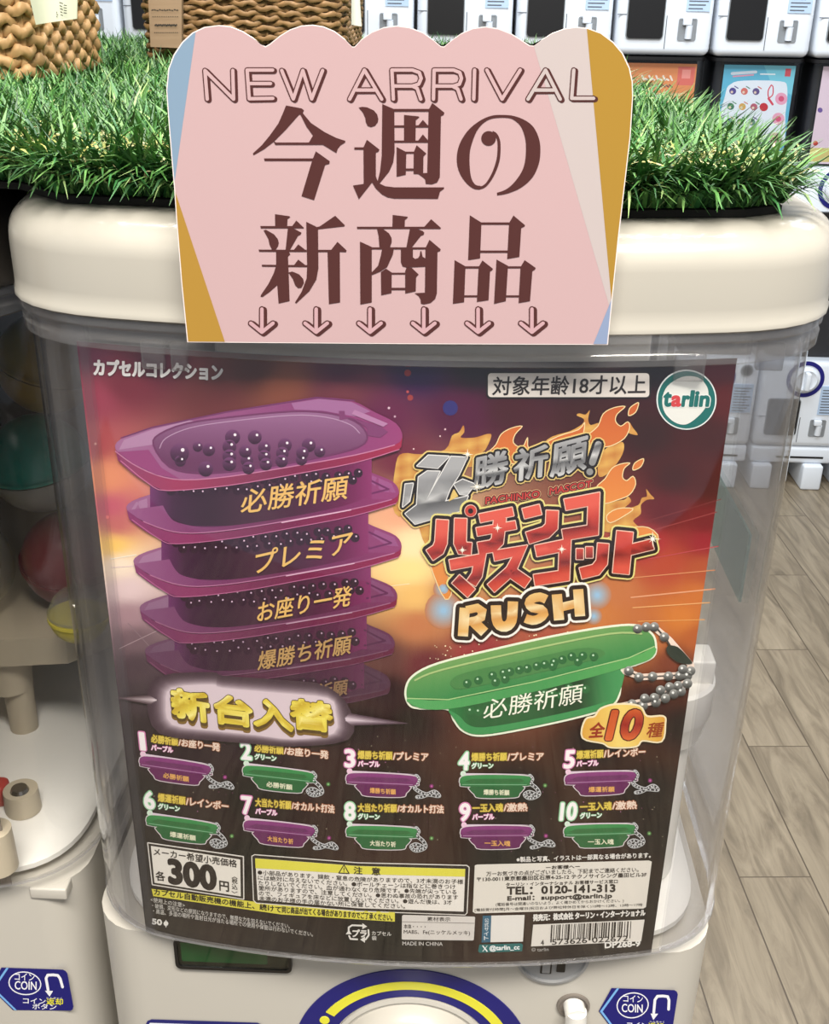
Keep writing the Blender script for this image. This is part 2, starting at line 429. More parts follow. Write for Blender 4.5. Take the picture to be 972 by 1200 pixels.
# front details
def plate(name, px_pts, surf, m, d0, d1, parent, bev=0, label=None):
    bm = bmesh.new()
    a = [bm.verts.new(surf.at(p, d0)) for p in px_pts]; b = [bm.verts.new(surf.at(p, d1)) for p in px_pts]; n = len(a)
    for i in range(n): bm.faces.new((a[i], a[(i+1) % n], b[(i+1) % n], b[i]))
    bm.faces.new(a[::-1]); top = bm.faces.new(b)
    return obj(name, bm, m, parent, 40, label)
def world_rr(x0, z0, x1, z1, r, y0, y1, name, m, parent, label=None):
    bm = bmesh.new(); pts = rrect(x0, z0, x1, z1, r)
    loft(bm, [[(x, y0, z) for x, z in pts], [(x, y1, z) for x, z in pts]]); return obj(name, bm, m, parent, 40, label)
M_navy = mat('navy_print', (22, 22, 112), .35); M_yel = mat('yellow_print', (228, 222, 62), .35)
M_greencard = mat('green_card', (30, 128, 66), .5)
M_dglass = clear('window_pane', (.72, .78, .74), ior=1.5)
# display window: frame, green card, pane
wa = hit((204, 1098), y=FY); wb = hit((343, 1136), y=FY); zb = float(hit((275, 1134), y=FY)[2])
wx0, wx1, wz0, wz1 = wa[0], wb[0], zb, ZP-.2965
bm = bmesh.new(); o_ = rrect(wx0, wz0, wx1, wz1, .003); i_ = rrect(wx0+.0016, wz0+.0018, wx1-.0016, wz1-.0018, .002)
loft(bm, [[(x, FY, z) for x, z in o_], [(x, FY-.0022, z) for x, z in o_], [(x, FY-.0022, z) for x, z in i_], [(x, FY-.0004, z) for x, z in i_]], False, True)
dw = obj('display_window', bm, M_black, machine, 40, 'dark framed window with a green card inside')
world_rr(wx0+.003, wz0+.004, wx1-.012, wz1-.002, .001, FY-.0005, FY-.0009, 'green_card', M_greencard, dw)
world_rr(wx0+.0016, wz0+.0018, wx1-.0016, wz1-.0018, .002, FY-.0014, FY-.0018, 'window_pane', M_dglass, dw)
# handle: navy and yellow printed ring, white dial and grip
P1, P2, P3 = [hit(p, y=FY)[[0, 2]] for p in ((476, 1135.5), (352, 1197), (609, 1197))]
A = np.array([P2-P1, P3-P1])*2; bb = np.array([P2@P2-P1@P1, P3@P3-P1@P1]); hc = np.linalg.solve(A, bb); hr = np.linalg.norm(P1-hc)
def lathe(cx, cz, prof, n=64):
    bm = bmesh.new(); loft(bm, [[(cx + r*math.cos(2*PI*k/n), y, cz + r*math.sin(2*PI*k/n)) for k in range(n)] for r, y in prof], True, True); return bm
def ann(r0, r1, y0, y1, n=96, a0=0, a1=2*PI):
    bm = bmesh.new(); st = []
    for k in range(n+1):
        t = a0 + (a1-a0)*k/n; c, s_ = math.cos(t), math.sin(t)
        st.append([(hc[0]+r*c, y, hc[1]+r*s_) for r, y in ((r0, y0), (r0, y1), (r1, y1), (r1, y0))])
    loft(bm, st, a1-a0 < 6.2, a1-a0 < 6.2); bmesh.ops.remove_doubles(bm, verts=bm.verts, dist=1e-6); return bm
ringo = obj('handle_ring', ann(hr*.70, hr, FY, FY-.0006), M_navy, machine, 30, 'navy printed ring with a yellow arc')
obj('yellow_arc', ann(hr*.785, hr*.868, FY-.0005, FY-.0010, 96, math.radians(12), math.radians(146)), M_yel, ringo, 30)
dotm = bmesh.new(); cyl(dotm, (hc[0]+hr*.828*math.cos(math.radians(152)), FY-.0003, hc[1]+hr*.828*math.sin(math.radians(152))), (hc[0]+hr*.828*math.cos(math.radians(152)), FY-.0010, hc[1]+hr*.828*math.sin(math.radians(152))), hr*.042); obj('yellow_dot', dotm, M_yel, ringo, 30)
dial = obj('handle_dial', lathe(hc[0], hc[1], [(hr*.69, FY), (hr*.69, FY-.0015), (hr*.655, FY-.002), (hr*.645, FY-.0008), (hr*.615, FY-.0008), (hr*.60, FY-.004), (hr*.57, FY-.008), (hr*.53, FY-.0105), (hr*.46, FY-.0115), (hr*.42, FY-.0095)]), M_body, machine, 35)
bm = bmesh.new(); box(bm, (hc[0]-.009, FY-.032, hc[1]-hr*.42), (hc[0]+.009, FY-.008, hc[1]+hr*.42), .004); obj('handle_grip', bm, M_white, dial, 40)
# coin slot
c_ = hit((648, 1116), y=FY); cr_ = abs(hit((612, 1125), y=FY)[0]-c_[0])*1.12; cz_ = float(hit((648, 1148), y=FY)[2]) + cr_
cs_ = obj('coin_slot', lathe(c_[0], cz_, [(cr_*1.12, FY), (cr_*1.1, FY-.0016), (cr_, FY-.002), (cr_*.97, FY-.0007), (cr_*.2, FY-.0007)], 48), M_grey, machine, 40, 'round grey coin slot plate')
for nm, q, mm in (('slot_window', ((634, 1128), (646, 1139)), M_white), ('slot_opening', ((653, 1127), (662, 1137)), M_black)):
    a = hit(q[0], y=FY); b = hit(q[1], y=FY)
    if nm == 'slot_window':
        world_rr(a[0], b[2], b[0], cz_-cr_*.05, .0004, FY-.0007, FY-.0012, 'slot_frame', M_black, cs_)
        world_rr(a[0]+.0008, b[2]+.0008, b[0]-.0008, cz_-cr_*.05-.0008, .0003, FY-.0012, FY-.0016, nm, M_grey, cs_)
    else: world_rr(a[0], b[2], b[0], cz_-cr_*.05, .0004, FY-.0007, FY-.0013, nm, mm, cs_)
# coin return lever in its hole
h_ = hit((672, 1178), y=FY)
M_hole = mat('hole_plastic', (120, 112, 104), .5)
lv = obj('lever_hole', lathe(h_[0], h_[2], [(.0082, FY), (.0080, FY-.0012), (.0070, FY-.0014), (.0066, FY-.0003), (.002, FY-.0003)], 32), M_hole, machine, 40)
bm = bmesh.new(); cyl(bm, (h_[0], FY+.002, h_[2]+.0006), (h_[0]+.001, FY-.006, h_[2]-.001), .0052, n=24); cyl(bm, (h_[0]+.001, FY-.0045, h_[2]+.001), (h_[0]+.003, FY-.007, h_[2]-.05), .0052, .0056, n=24)
obj('coin_return_lever', bm, M_white, lv, 40)

def coin_label(dxp, dyp, surf, sx, parent, q):
    """navy coin label: q maps unit square to its corner pixels"""
    (x0, y0), (x1, y1), (x2, y2), (x3, y3) = q      # top-left (arrow shoulder line), top-right, bottom-right, bottom-left
    def P(u, v):
        a = np.array([x0, y0])*(1-u) + np.array([x1, y1])*u; b = np.array([x3, y3])*(1-u) + np.array([x2, y2])*u
        return tuple(a*(1-v) + b*v)
    A_ = Art(surf, 1.0)
    navy = (20, 20, 112)
    A_.poly([P(.14, 0), P(.93, 0), P(.965, .03), P(.985, .09), P(1, .9), P(.985, .97), P(.96, 1), P(.26, 1), P(0, .5)], navy, 3)
    A_.poly([P(.205, 0), P(.235, 0), P(.05, .5), P(.31, 1), P(.28, 1), P(.015, .5)], (120, 178, 235), 4)
    ell = [P(.43 + .2*math.cos(t), .355 + .27*math.sin(t)) for t in np.linspace(0, 2*PI, 28, endpoint=False)]
    A_.line(ell, 1.3, (240, 240, 245), 4, closed=True)
    A_.text('コイン', P(.305, .28), P(.555, .285), 8*sx, (245, 245, 250), 5, .02, up=(.0, -1))
    A_.text('COIN', P(.30, .5), P(.57, .505), 9.5*sx, (245, 245, 250), 5, .03, up=(0, -1))
    A_.line([P(.9, .42), P(.885, .22), P(.86, .14), P(.8, .13), P(.73, .14), P(.705, .22), P(.715, .5)], 3.2, (240, 240, 245), 5)
    A_.poly([P(.675, .52), P(.775, .52), P(.725, .66)], (240, 240, 245), 5)
    A_.text('コイン', P(.39, .83), P(.665, .84), 6.2*sx, (245, 245, 250), 5, .035, up=(0, -1))
    A_.text('返却', P(.675, .85), P(.875, .86), 7.2*sx, (235, 228, 60), 5, .04, up=(0, -1))
    A_.text('へんきゃく', P(.68, .715), P(.875, .72), 2.2*sx, (230, 230, 235), 5, .03, up=(0, -1))
    A_.text('ボタン', P(.50, .965), P(.79, .97), 6.2*sx, (245, 245, 250), 5, .035, up=(0, -1))
    return A_.build('coin_label', M_label, parent, 'navy arrow-shaped label with white lettering')
coin_label(0, 0, FRONT, 1.0, machine, ((704, 1157), (797, 1160), (787, 1213), (700, 1212)))
A_ = Art(FRONT, 1.0)
A_.poly([(171, 1200), (173, 1196), (178, 1194), (302, 1198), (307, 1200), (308, 1240), (165, 1240)], (30, 32, 110), 3)
A_.poly([(173.5, 1202), (176, 1198), (301, 1202), (304, 1204), (304, 1238), (169, 1238)], (238, 238, 240), 4)
A_.poly([(176, 1204), (179, 1200.5), (299, 1204.5), (301, 1206), (301, 1236), (172, 1236)], (30, 32, 110), 5)
A_.poly([(178.5, 1206.5), (181, 1203.5), (297, 1207), (298, 1208), (298, 1234), (175, 1234)], (196, 214, 236), 6)
A_.build('instruction_label', M_label, machine, 'white label with navy border lines')

# things inside the clear case
hub = bmesh.new()
hx, hy = hit((835, 810), y=.05)[0] - .0235, .05
hz0, hz1 = float(hit((820, 838), y=.032)[2]) - .008, float(hit((820, 796), y=.032)[2]) - .009
rings = []
for r, z in ((.020, hz0-.012), (.0225, hz0), (.0235, hz0+.002), (.0235, hz1), (.022, hz1+.0015), (.015, hz1+.0015)):
    rings.append([(hx + r*math.cos(2*PI*k/32), hy + r*math.sin(2*PI*k/32), z) for k in range(32)])
loft(hub, rings); cyl(hub, (hx, hy, ZP-.28), (hx, hy, hz0-.010), .016, n=24)
hubo = obj('mixer_hub', hub, M_white, machine, 40)
for px, w in ((813, .0042), (827, .0030)):
    q = hit((px, 790), y=.045); bm = bmesh.new(); box(bm, (q[0]-w, hy-.010, hz1), (q[0]+w, hy+.006, hz1+.013), .0012); obj('hub_tab', bm, M_white, hubo, 40)

def capsule(name, label, c, r, top, bot, tilt=(0, 0), group=None):
    t = thing(name, label, 'capsule', c, group)
    for nm, m, s in (('upper_shell', top, 1), ('lower_shell', bot, -1)):
        bm = bmesh.new(); n = 28; rings = []
        for k in range(10):
            a = PI/2*k/9*.96
            rings.append([(r*math.cos(a)*math.cos(2*PI*j/n), r*math.cos(a)*math.sin(2*PI*j/n), s*(r*math.sin(a)+.0004)) for j in range(n)])
        rings.insert(0, [(r*1.04*math.cos(2*PI*j/n), r*1.04*math.sin(2*PI*j/n), s*.0004) for j in range(n)])
        rings.insert(1, [(r*1.04*math.cos(2*PI*j/n), r*1.04*math.sin(2*PI*j/n), s*.0022) for j in range(n)])
        loft(bm, rings)
        M = Matrix.Rotation(tilt[0], 4, 'X') @ Matrix.Rotation(tilt[1], 4, 'Y')
        bm.transform(Matrix.Translation(Vector(c)) @ M)
        obj(nm, bm, m, t, 40)
    return t
M_teal = mat('teal_shell', (8, 150, 134), .3); M_maroon = mat('maroon_shell', (118, 34, 42), .35); M_yshell = mat('yellow_shell', (200, 185, 60), .35)
M_frost = mat('frosted_shell', (150, 148, 142), .35); M_ochre = mat('ochre_shell', (140, 112, 30), .4); M_clearshell = clear('clear_shell', (.9, .9, .9), .12, (215, 215, 215))
# ------------------------------------------------------------------ the neighbour on the left
NX, NY, NZ = -.3165, .030, -.004
neigh = thing('capsule_machine', 'dark lidded capsule machine on the left without a poster, its capsules showing inside', 'capsule machine', (CX+NX, .15+NY, 0))
nbody = build_body(NX, NY, NZ, neigh); build_case(NX, NY, NZ, neigh, M_clear); build_lid(NX, NY, NZ, neigh, M_smoke); rear_panel(NX, NY, NZ, neigh, M_smoke)
NF = Flat(FY + NY - .0002)
coin_label(0, 0, NF, 1.02, neigh, ((-11, 1133), (80, 1136), (87, 1184), (-10, 1183)))
bm = bmesh.new(); a = hit((50, 1052), y=FY+NY); b = hit((112, 1010), y=FY+NY)
box(bm, (a[0]-.006, FY+NY-.0012, a[2]), (CX+NX+.142, FY+NY+.01, ZP+NZ-.2946), .001); obj('hinge_cover', bm, M_body, neigh, 40)
bm = bmesh.new(); n = 24
xs_ = [(-.12 + .24*i/n) for i in range(n+1)]
loft(bm, [[(x+NX, Bowed.yc - math.sqrt(PR*PR-x*x) + NY + o_, ZP+NZ+z) for x in xs_] for o_, z in ((0, -.29), (0, 0), (.0005, 0), (.0005, -.29))], False, False, False)
np_ = thing('display_poster', 'display poster in the front of the left dark lidded machine, just left of the view', 'poster', (NX, NY-PS, ZP+NZ-.29))
obj('paper_sheet', bm, mat('neighbour_poster_paper', (120, 110, 100), .6), np_, 40)
M_dimmed = mat('dimmed_white_plastic', (186, 174, 152), .45)  # white plastic darkened to beige in colour to dim the machine's interior
# a carrying shelf, posts and pegs
shelf_y = NY + .095
sz0, sz1 = float(hit((5, 782), y=shelf_y)[2]), float(hit((5, 744), y=shelf_y)[2])
sx1 = CX + NX + .1425
bm = bmesh.new(); pts = [(SL+NX+.01, shelf_y+.006), (-.32, shelf_y-.012), (-.24, shelf_y-.008), (-.19, shelf_y), (sx1, shelf_y+.02), (sx1, NY+.33), (SL+NX+.01, NY+.33)]
prism(bm, pts, sz0+.004, sz1); sh = obj('inner_shelf', bm, M_dimmed, neigh, 30)
q = hit((14, 810), y=shelf_y+.012); bm = bmesh.new()
cyl(bm, (q[0], shelf_y+.012, sz0-.02), (q[0], shelf_y+.012, sz0+.004), .0125, .0135, 24); cyl(bm, (q[0]+.004, shelf_y+.012, ZP+NZ-.277), (q[0]+.004, shelf_y+.012, sz0-.018), .0078, .0085, 20); obj('shelf_post', bm, M_dimmed, sh, 40)
q = hit((25, 932), z=ZP+NZ-.270); bm = bmesh.new(); cyl(bm, (q[0], q[1], ZP+NZ-.279), (q[0], q[1], ZP+NZ-.266), .0095, .009, 24); pg = obj('peg', bm, M_dimmed, neigh, 40)
bm = bmesh.new(); cyl(bm, (q[0], q[1]-.001, ZP+NZ-.266), (q[0], q[1]-.001, ZP+NZ-.264), .005, .004, 16); obj('peg_screw', bm, mat('screw_steel', (150, 145, 140), .25, 1), pg, 40)
q = hit((0, 925), z=ZP+NZ-.27); bm = bmesh.new(); box(bm, (q[0]-.012, q[1]-.006, ZP+NZ-.279), (q[0]+.004, q[1]+.006, ZP+NZ-.265), .003); obj('stopper', bm, mat('red_plastic', (170, 40, 36), .4), neigh, 40)
q = hit((4, 985), z=ZP+NZ-.262); bm = bmesh.new(); cyl(bm, (q[0]-.004, q[1], ZP+NZ-.279), (q[0]-.004, q[1], ZP+NZ-.255), .009, .0085, 20); obj('peg', bm, M_dimmed, neigh, 40)
G = 'capsules inside the left machine'
rr = .0275; zc = sz1 + rr + .0005
capsule('toy_capsule', 'maroon capsule on the white shelf inside the left machine', (-.196, shelf_y+.04, zc), rr, M_maroon, M_maroon, (.2, .1), G)
capsule('toy_capsule', 'clear topped capsule with yellow lower half at the left machine\'s far left', (-.252, shelf_y+.025, zc), rr, M_clearshell, M_yshell, (.4, 1.2), G)
capsule('toy_capsule', 'teal and frosted capsule resting on the maroon capsule in the left machine', (-.212, shelf_y+.052, zc+.053), rr, M_teal, M_frost, (.15, -.1), G)
capsule('toy_capsule', 'ochre capsule on top of the teal capsule in the left machine', (-.205, shelf_y+.066, zc+.107), rr, M_ochre, M_ochre, (.1, .3), G)
capsule('toy_capsule', 'small capsule with clear top and yellow lower half beside the poster\'s left edge', (-.1735, shelf_y-.018, zc-.002), .0155, M_clearshell, M_yshell, (.0, .05), G)
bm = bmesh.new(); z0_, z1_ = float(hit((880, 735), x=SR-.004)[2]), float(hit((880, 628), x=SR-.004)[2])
box(bm, (SR-.0042, .062, z0_), (SR-.0030, .24, z1_)); obj('teal_reflection_strip', bm, clear('teal_reflection', (.80, .88, .87), .35, (176, 200, 196)), machine, 40, 'pale teal sheet imitating a reflection in the case wall')  # translucent teal sheet imitates a soft reflection in the side wall

# ------------------------------------------------------------------ the display poster
poster = thing('display_poster', 'purple, red and black poster with stacked trays and gold lettering inside the clear case', 'poster', (0, -PS, ZP-PHH))
# printed ground: artwork colours across the sheet, reflected haze painted in at lower left
K = [(100, 412, 98, 40, 62), (180, 425, 78, 26, 44), (300, 432, 78, 36, 36), (400, 436, 72, 24, 58), (490, 432, 42, 20, 72), (560, 432, 34, 20, 40), (660, 430, 36, 22, 34), (770, 430, 30, 24, 34), (850, 428, 70, 20, 36), (856, 470, 84, 24, 28),
     (108, 470, 150, 58, 78), (150, 450, 112, 40, 54), (112, 520, 170, 80, 86), (125, 560, 226, 146, 112), (250, 460, 104, 48, 50), (330, 452, 130, 72, 54), (400, 460, 110, 52, 62), (450, 490, 98, 34, 68), (470, 540, 110, 40, 60), (540, 485, 80, 22, 56), (600, 480, 68, 20, 36), (690, 490, 60, 24, 28), (760, 510, 52, 22, 26), (830, 510, 64, 24, 26),
     (130, 595, 196, 98, 116), (138, 615, 196, 110, 110), (134, 640, 250, 204, 112), (140, 662, 248, 228, 206), (150, 690, 226, 200, 200), (470, 600, 230, 166, 130), (485, 640, 250, 222, 172), (482, 668, 252, 216, 142), (488, 700, 232, 186, 112), (490, 730, 190, 120, 80), (520, 700, 190, 130, 84),
     (790, 560, 62, 22, 24), (830, 570, 74, 28, 26), (780, 600, 92, 28, 34), (826, 612, 112, 32, 36), (760, 640, 168, 50, 58), (826, 636, 148, 38, 48), (780, 662, 176, 74, 54), (826, 668, 172, 82, 52), (720, 690, 190, 116, 72), (820, 700, 196, 112, 56), (700, 720, 196, 120, 66), (800, 725, 204, 122, 56), (818, 745, 176, 92, 48), (640, 752, 168, 84, 66), (560, 762, 150, 56, 60), (500, 780, 104, 44, 52), (790, 775, 120, 60, 44), (760, 750, 190, 112, 66),
     (152, 720, 168, 134, 142), (158, 750, 116, 92, 100), (162, 780, 78, 62, 70), (164, 815, 70, 58, 64), (450, 770, 96, 60, 58), (455, 810, 44, 26, 32), (480, 845, 34, 22, 26), (760, 820, 56, 26, 24), (808, 800, 62, 30, 28), (800, 850, 34, 22, 22), (700, 870, 30, 22, 22), (420, 850, 36, 24, 30), (300, 862, 40, 28, 36),
     (200, 870, 40, 30, 36), (160, 860, 50, 42, 46), (165, 930, 42, 38, 38), (168, 1000, 40, 37, 36), (172, 1085, 42, 39, 38), (300, 930, 28, 20, 24), (450, 930, 26, 16, 22), (600, 930, 26, 20, 20), (760, 930, 30, 24, 24), (780, 980, 30, 25, 25), (300, 1010, 24, 18, 20), (450, 1100, 22, 18, 20), (600, 1000, 24, 18, 20), (700, 1115, 40, 36, 36), (450, 1125, 30, 26, 28), (330, 1115, 40, 36, 36), (760, 1060, 34, 30, 30)]
Kp = np.array(K, float); Kl = np.array([[lin(v) for v in k[2:]] for k in K])
def ground(px):
    d = ((Kp[:, 0]-px[0])**2 + ((Kp[:, 1]-px[1])*1.25)**2) + 60.
    w = d**-1.7; return np.maximum((w @ Kl)/w.sum() - .008, .003)
def pix(p):
    d = np.array(p) - CAM; z = d@AF; return (486 + FPX*(d@AR)/z, 600 - FPX*(d@AU)/z)
nu, nv = 110, 140; V = []; Cc = []
um = PR*math.asin(PHW/PR)
for j in range(nv+1):
    for i in range(nu+1):
        u = -um + 2*um*i/nu; z = ZP - PHH*j/nv
        p = (PR*math.sin(u/PR), Bowed.yc - PR*math.cos(u/PR), z); V.append(p); Cc.append(ground(pix(p))*1.06)
bm = bmesh.new(); bv = [bm.verts.new(p) for p in V]
for j in range(nv):
    for i in range(nu): bm.faces.new((bv[j*(nu+1)+i], bv[(j+1)*(nu+1)+i], bv[(j+1)*(nu+1)+i+1], bv[j*(nu+1)+i+1]))
sheet = obj('paper_sheet', bm, M_ink, poster, 180)
at = sheet.data.color_attributes.new('Col', 'FLOAT_COLOR', 'POINT')
at.data.foreach_set('color', np.concatenate([np.array(Cc), np.ones((len(Cc), 1))], 1).astype(np.float32).ravel())
# light grey paper back
bm = bmesh.new(); n = 40; fr = [(-um + 2*um*i/n) for i in range(n+1)]
loft(bm, [[((PR-.0004)*math.sin(u/PR), Bowed.yc - (PR-.0004)*math.cos(u/PR), z) for u in fr] for z in (ZP-PHH, ZP)], False, False, False)
obj('paper_back', bm, mat('paper_back', (196, 196, 192), .7), poster, 60)

def mixc(a, b, t): t = max(0, min(1, t)); return tuple(a[i]*(1-t) + b[i]*t for i in range(3))
def ramp(stops):
    def f(t):
        if t <= stops[0][0]: return stops[0][1]
        for (a, ca), (b, cb) in zip(stops, stops[1:]):
            if t <= b: return mixc(ca, cb, (t-a)/(b-a))
        return stops[-1][1]
    return f
# --- sparks and rays of the backdrop
A_ = Art()
for x, y, r, c in ((528, 478, 9, (48, 42, 110)), (478, 437, 4, (140, 40, 50)), (481, 466, 3.5, (150, 56, 56)), (456, 478, 1.5, (216, 186, 200)), (463, 488, 1.3, (200, 160, 180)), (522, 503, 1.2, (220, 180, 190)), (516, 511, 1, (230, 200, 200)), (485, 526, 1, (230, 200, 200)), (126, 606, 2.2, (236, 130, 130)), (112, 520, 1.5, (226, 160, 150)), (478, 459, 1.6, (190, 80, 80))):
    A_.disc((x, y), r, c, 1, n=12)
for k in range(46):
    x, y = random.uniform(500, 690), random.uniform(735, 765); y += (690-x)*.12
    A_.disc((x, y), random.uniform(.5, 1.1), (250, 232, 190), 1, n=6)
for k in range(150):
    x, y = random.uniform(180, 790), random.uniform(855, 1000)
    A_.disc((x, y), random.uniform(.35, .7), random.choice([(120, 70, 100), (150, 140, 120), (170, 110, 150)]), 1, n=6)
for x0, y0, x1, y1, w, c in ((700, 640, 840, 600, 1.2, (150, 60, 60)), (720, 622, 845, 585, 1, (120, 44, 46)), (740, 700, 838, 690, 1.6, (226, 160, 120)), (742, 712, 832, 706, 1.2, (230, 170, 110)), (730, 678, 838, 668, 1.2, (214, 140, 96)), (748, 728, 826, 726, 1.0, (226, 160, 90)), (760, 655, 842, 640, 1.1, (190, 76, 80)), (130, 655, 160, 650, 1.2, (250, 240, 220)), (130, 665, 205, 660, 1.1, (236, 214, 210)), (140, 760, 235, 715, .8, (176, 150, 156)), (150, 730, 215, 800, .8, (140, 116, 124)), (430, 690, 480, 684, 1.0, (250, 226, 180))):
    A_.line([(x0, y0), (x1, y1)], w, c, 1)
A_.build('backdrop_sparks', M_ink, poster)['kind'] = 'stuff'

# --- the stack of purple trays
A_ = Art()
Z7 = crop(120, 450, 2.7)
RIM = Z7([(45, 205), (62, 170), (160, 135), (290, 105), (400, 85), (580, 55), (690, 40), (790, 50), (860, 85), (930, 122), (950, 165), (925, 190), (800, 222), (600, 258), (400, 290), (260, 300), (175, 285), (100, 250)])
BAND = Z7([(45, 205), (100, 250), (175, 285), (260, 300), (400, 290), (600, 258), (800, 222), (925, 190), (950, 165), (946, 196), (920, 212), (800, 246), (600, 284), (400, 318), (260, 332), (205, 334), (150, 312), (100, 280), (52, 238)])
def shift(pts, l, r, sy=1.):
    """move an outline of the first tray so its left and right tips land at l and r"""
    L0, R0 = np.array(Z7([(45, 215)])[0]), np.array(Z7([(950, 170)])[0]); l, r = np.array(l), np.array(r)
    s = (r[0]-l[0])/(R0[0]-L0[0]); out = []
    for x, y in pts:
        t = (x-L0[0])/(R0[0]-L0[0]); base0 = L0[1] + (R0[1]-L0[1])*t; base1 = l[1] + (r[1]-l[1])*t
        out.append((l[0] + (x-L0[0])*s, base1 + (y-base0)*sy*s))
    return out
tips = [((137, 530), (472, 513)), ((150, 600), (468, 578)), ((158, 663), (471, 641)), ((165, 718), (466, 700)), ((171, 768), (463, 756)), ((182, 808), (458, 803))]
words = [('必勝祈願', (283, 601), (407, 583), 28), ('プレミア', (299, 671), (412, 645), 26), ('お座り一発', (302, 728), (411, 708), 24), ('爆勝ち祈願', (303, 784), (411, 764), 22), ('祈願', (372, 818), (407, 812), 18)]
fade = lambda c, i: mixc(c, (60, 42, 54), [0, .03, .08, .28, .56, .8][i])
OPF = [(165, 190), (185, 232), (215, 258), (300, 278), (420, 272), (600, 245), (760, 212), (830, 185)]
STRIP = smooth_line([(45, 205), (100, 250), (175, 285), (260, 300), (400, 290), (600, 258), (800, 222), (925, 190)], 3) + smooth_line(OPF, 3)[::-1]
INNER = smooth_line([(165, 190), (185, 155), (270, 122), (400, 103), (600, 84), (720, 90), (800, 115), (836, 150), (830, 185), (760, 212), (600, 245), (420, 272), (300, 278), (215, 258)], 3, True)
RIMS, BANDS = smooth_line(RIM, 3, True), smooth_line(BAND[:9], 3) + smooth_line(BAND[9:], 3)
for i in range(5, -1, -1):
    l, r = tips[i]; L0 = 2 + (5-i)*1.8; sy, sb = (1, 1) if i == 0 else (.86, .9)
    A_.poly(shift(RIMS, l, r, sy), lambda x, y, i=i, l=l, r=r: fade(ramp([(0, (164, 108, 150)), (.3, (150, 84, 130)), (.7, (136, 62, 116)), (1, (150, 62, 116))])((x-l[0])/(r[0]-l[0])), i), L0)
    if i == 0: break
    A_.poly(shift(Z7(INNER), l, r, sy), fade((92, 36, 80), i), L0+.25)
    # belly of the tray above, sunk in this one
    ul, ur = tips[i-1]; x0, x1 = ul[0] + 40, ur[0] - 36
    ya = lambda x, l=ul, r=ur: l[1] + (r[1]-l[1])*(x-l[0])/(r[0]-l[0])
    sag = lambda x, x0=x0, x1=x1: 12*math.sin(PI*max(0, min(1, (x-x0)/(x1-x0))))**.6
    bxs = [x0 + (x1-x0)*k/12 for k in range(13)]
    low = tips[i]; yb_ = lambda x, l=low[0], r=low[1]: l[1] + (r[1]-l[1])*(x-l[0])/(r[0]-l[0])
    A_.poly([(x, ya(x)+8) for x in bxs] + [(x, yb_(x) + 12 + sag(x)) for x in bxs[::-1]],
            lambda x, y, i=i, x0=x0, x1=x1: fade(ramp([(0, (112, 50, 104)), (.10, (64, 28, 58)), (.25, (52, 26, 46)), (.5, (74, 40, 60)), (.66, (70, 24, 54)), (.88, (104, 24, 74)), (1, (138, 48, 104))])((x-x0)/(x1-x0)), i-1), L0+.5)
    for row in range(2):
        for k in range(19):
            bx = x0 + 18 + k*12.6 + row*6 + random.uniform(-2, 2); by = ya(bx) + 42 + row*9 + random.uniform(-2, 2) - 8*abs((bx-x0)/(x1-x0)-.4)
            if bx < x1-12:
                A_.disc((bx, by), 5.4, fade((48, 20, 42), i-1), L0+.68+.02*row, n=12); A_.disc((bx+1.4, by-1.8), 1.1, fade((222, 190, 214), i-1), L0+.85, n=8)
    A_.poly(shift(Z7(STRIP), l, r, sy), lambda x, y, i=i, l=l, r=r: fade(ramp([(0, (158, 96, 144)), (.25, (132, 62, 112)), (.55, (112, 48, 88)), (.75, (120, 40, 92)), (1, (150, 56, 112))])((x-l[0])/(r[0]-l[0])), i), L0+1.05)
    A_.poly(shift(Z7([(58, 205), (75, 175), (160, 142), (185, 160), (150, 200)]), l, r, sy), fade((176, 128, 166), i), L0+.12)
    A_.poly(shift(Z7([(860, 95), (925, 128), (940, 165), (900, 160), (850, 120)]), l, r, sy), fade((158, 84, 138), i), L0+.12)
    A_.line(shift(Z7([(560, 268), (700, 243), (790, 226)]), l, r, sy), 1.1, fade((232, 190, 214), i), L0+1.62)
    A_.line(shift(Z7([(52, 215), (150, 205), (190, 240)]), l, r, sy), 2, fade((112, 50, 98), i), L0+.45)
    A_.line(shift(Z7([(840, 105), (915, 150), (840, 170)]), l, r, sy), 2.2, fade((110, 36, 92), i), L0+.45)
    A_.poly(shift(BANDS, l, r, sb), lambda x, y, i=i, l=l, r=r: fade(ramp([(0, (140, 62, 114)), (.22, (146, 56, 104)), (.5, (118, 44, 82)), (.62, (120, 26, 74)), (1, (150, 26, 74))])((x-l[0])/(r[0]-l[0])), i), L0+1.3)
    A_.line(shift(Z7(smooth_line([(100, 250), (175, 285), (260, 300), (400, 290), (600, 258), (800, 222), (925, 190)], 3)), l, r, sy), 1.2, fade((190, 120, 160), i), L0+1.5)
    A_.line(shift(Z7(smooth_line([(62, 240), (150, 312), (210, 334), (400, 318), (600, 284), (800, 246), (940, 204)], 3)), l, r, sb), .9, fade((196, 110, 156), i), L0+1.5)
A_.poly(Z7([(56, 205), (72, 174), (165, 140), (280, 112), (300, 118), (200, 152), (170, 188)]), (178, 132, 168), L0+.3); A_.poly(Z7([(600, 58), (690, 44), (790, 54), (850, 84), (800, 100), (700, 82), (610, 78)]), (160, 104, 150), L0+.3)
l, r = tips[0]
A_.poly(shift(BANDS, l, r), lambda x, y: ramp([(0, (140, 60, 104)), (.22, (160, 54, 92)), (.5, (130, 50, 84)), (.62, (126, 34, 74)), (1, (164, 40, 76))])((x-l[0])/(r[0]-l[0])), L0+.7)
A_.line(Z7(smooth_line([(45, 210), (100, 250), (175, 285), (260, 300), (400, 290), (600, 258), (800, 222), (925, 190)], 3)), 1.3, (196, 124, 160), L0+1)
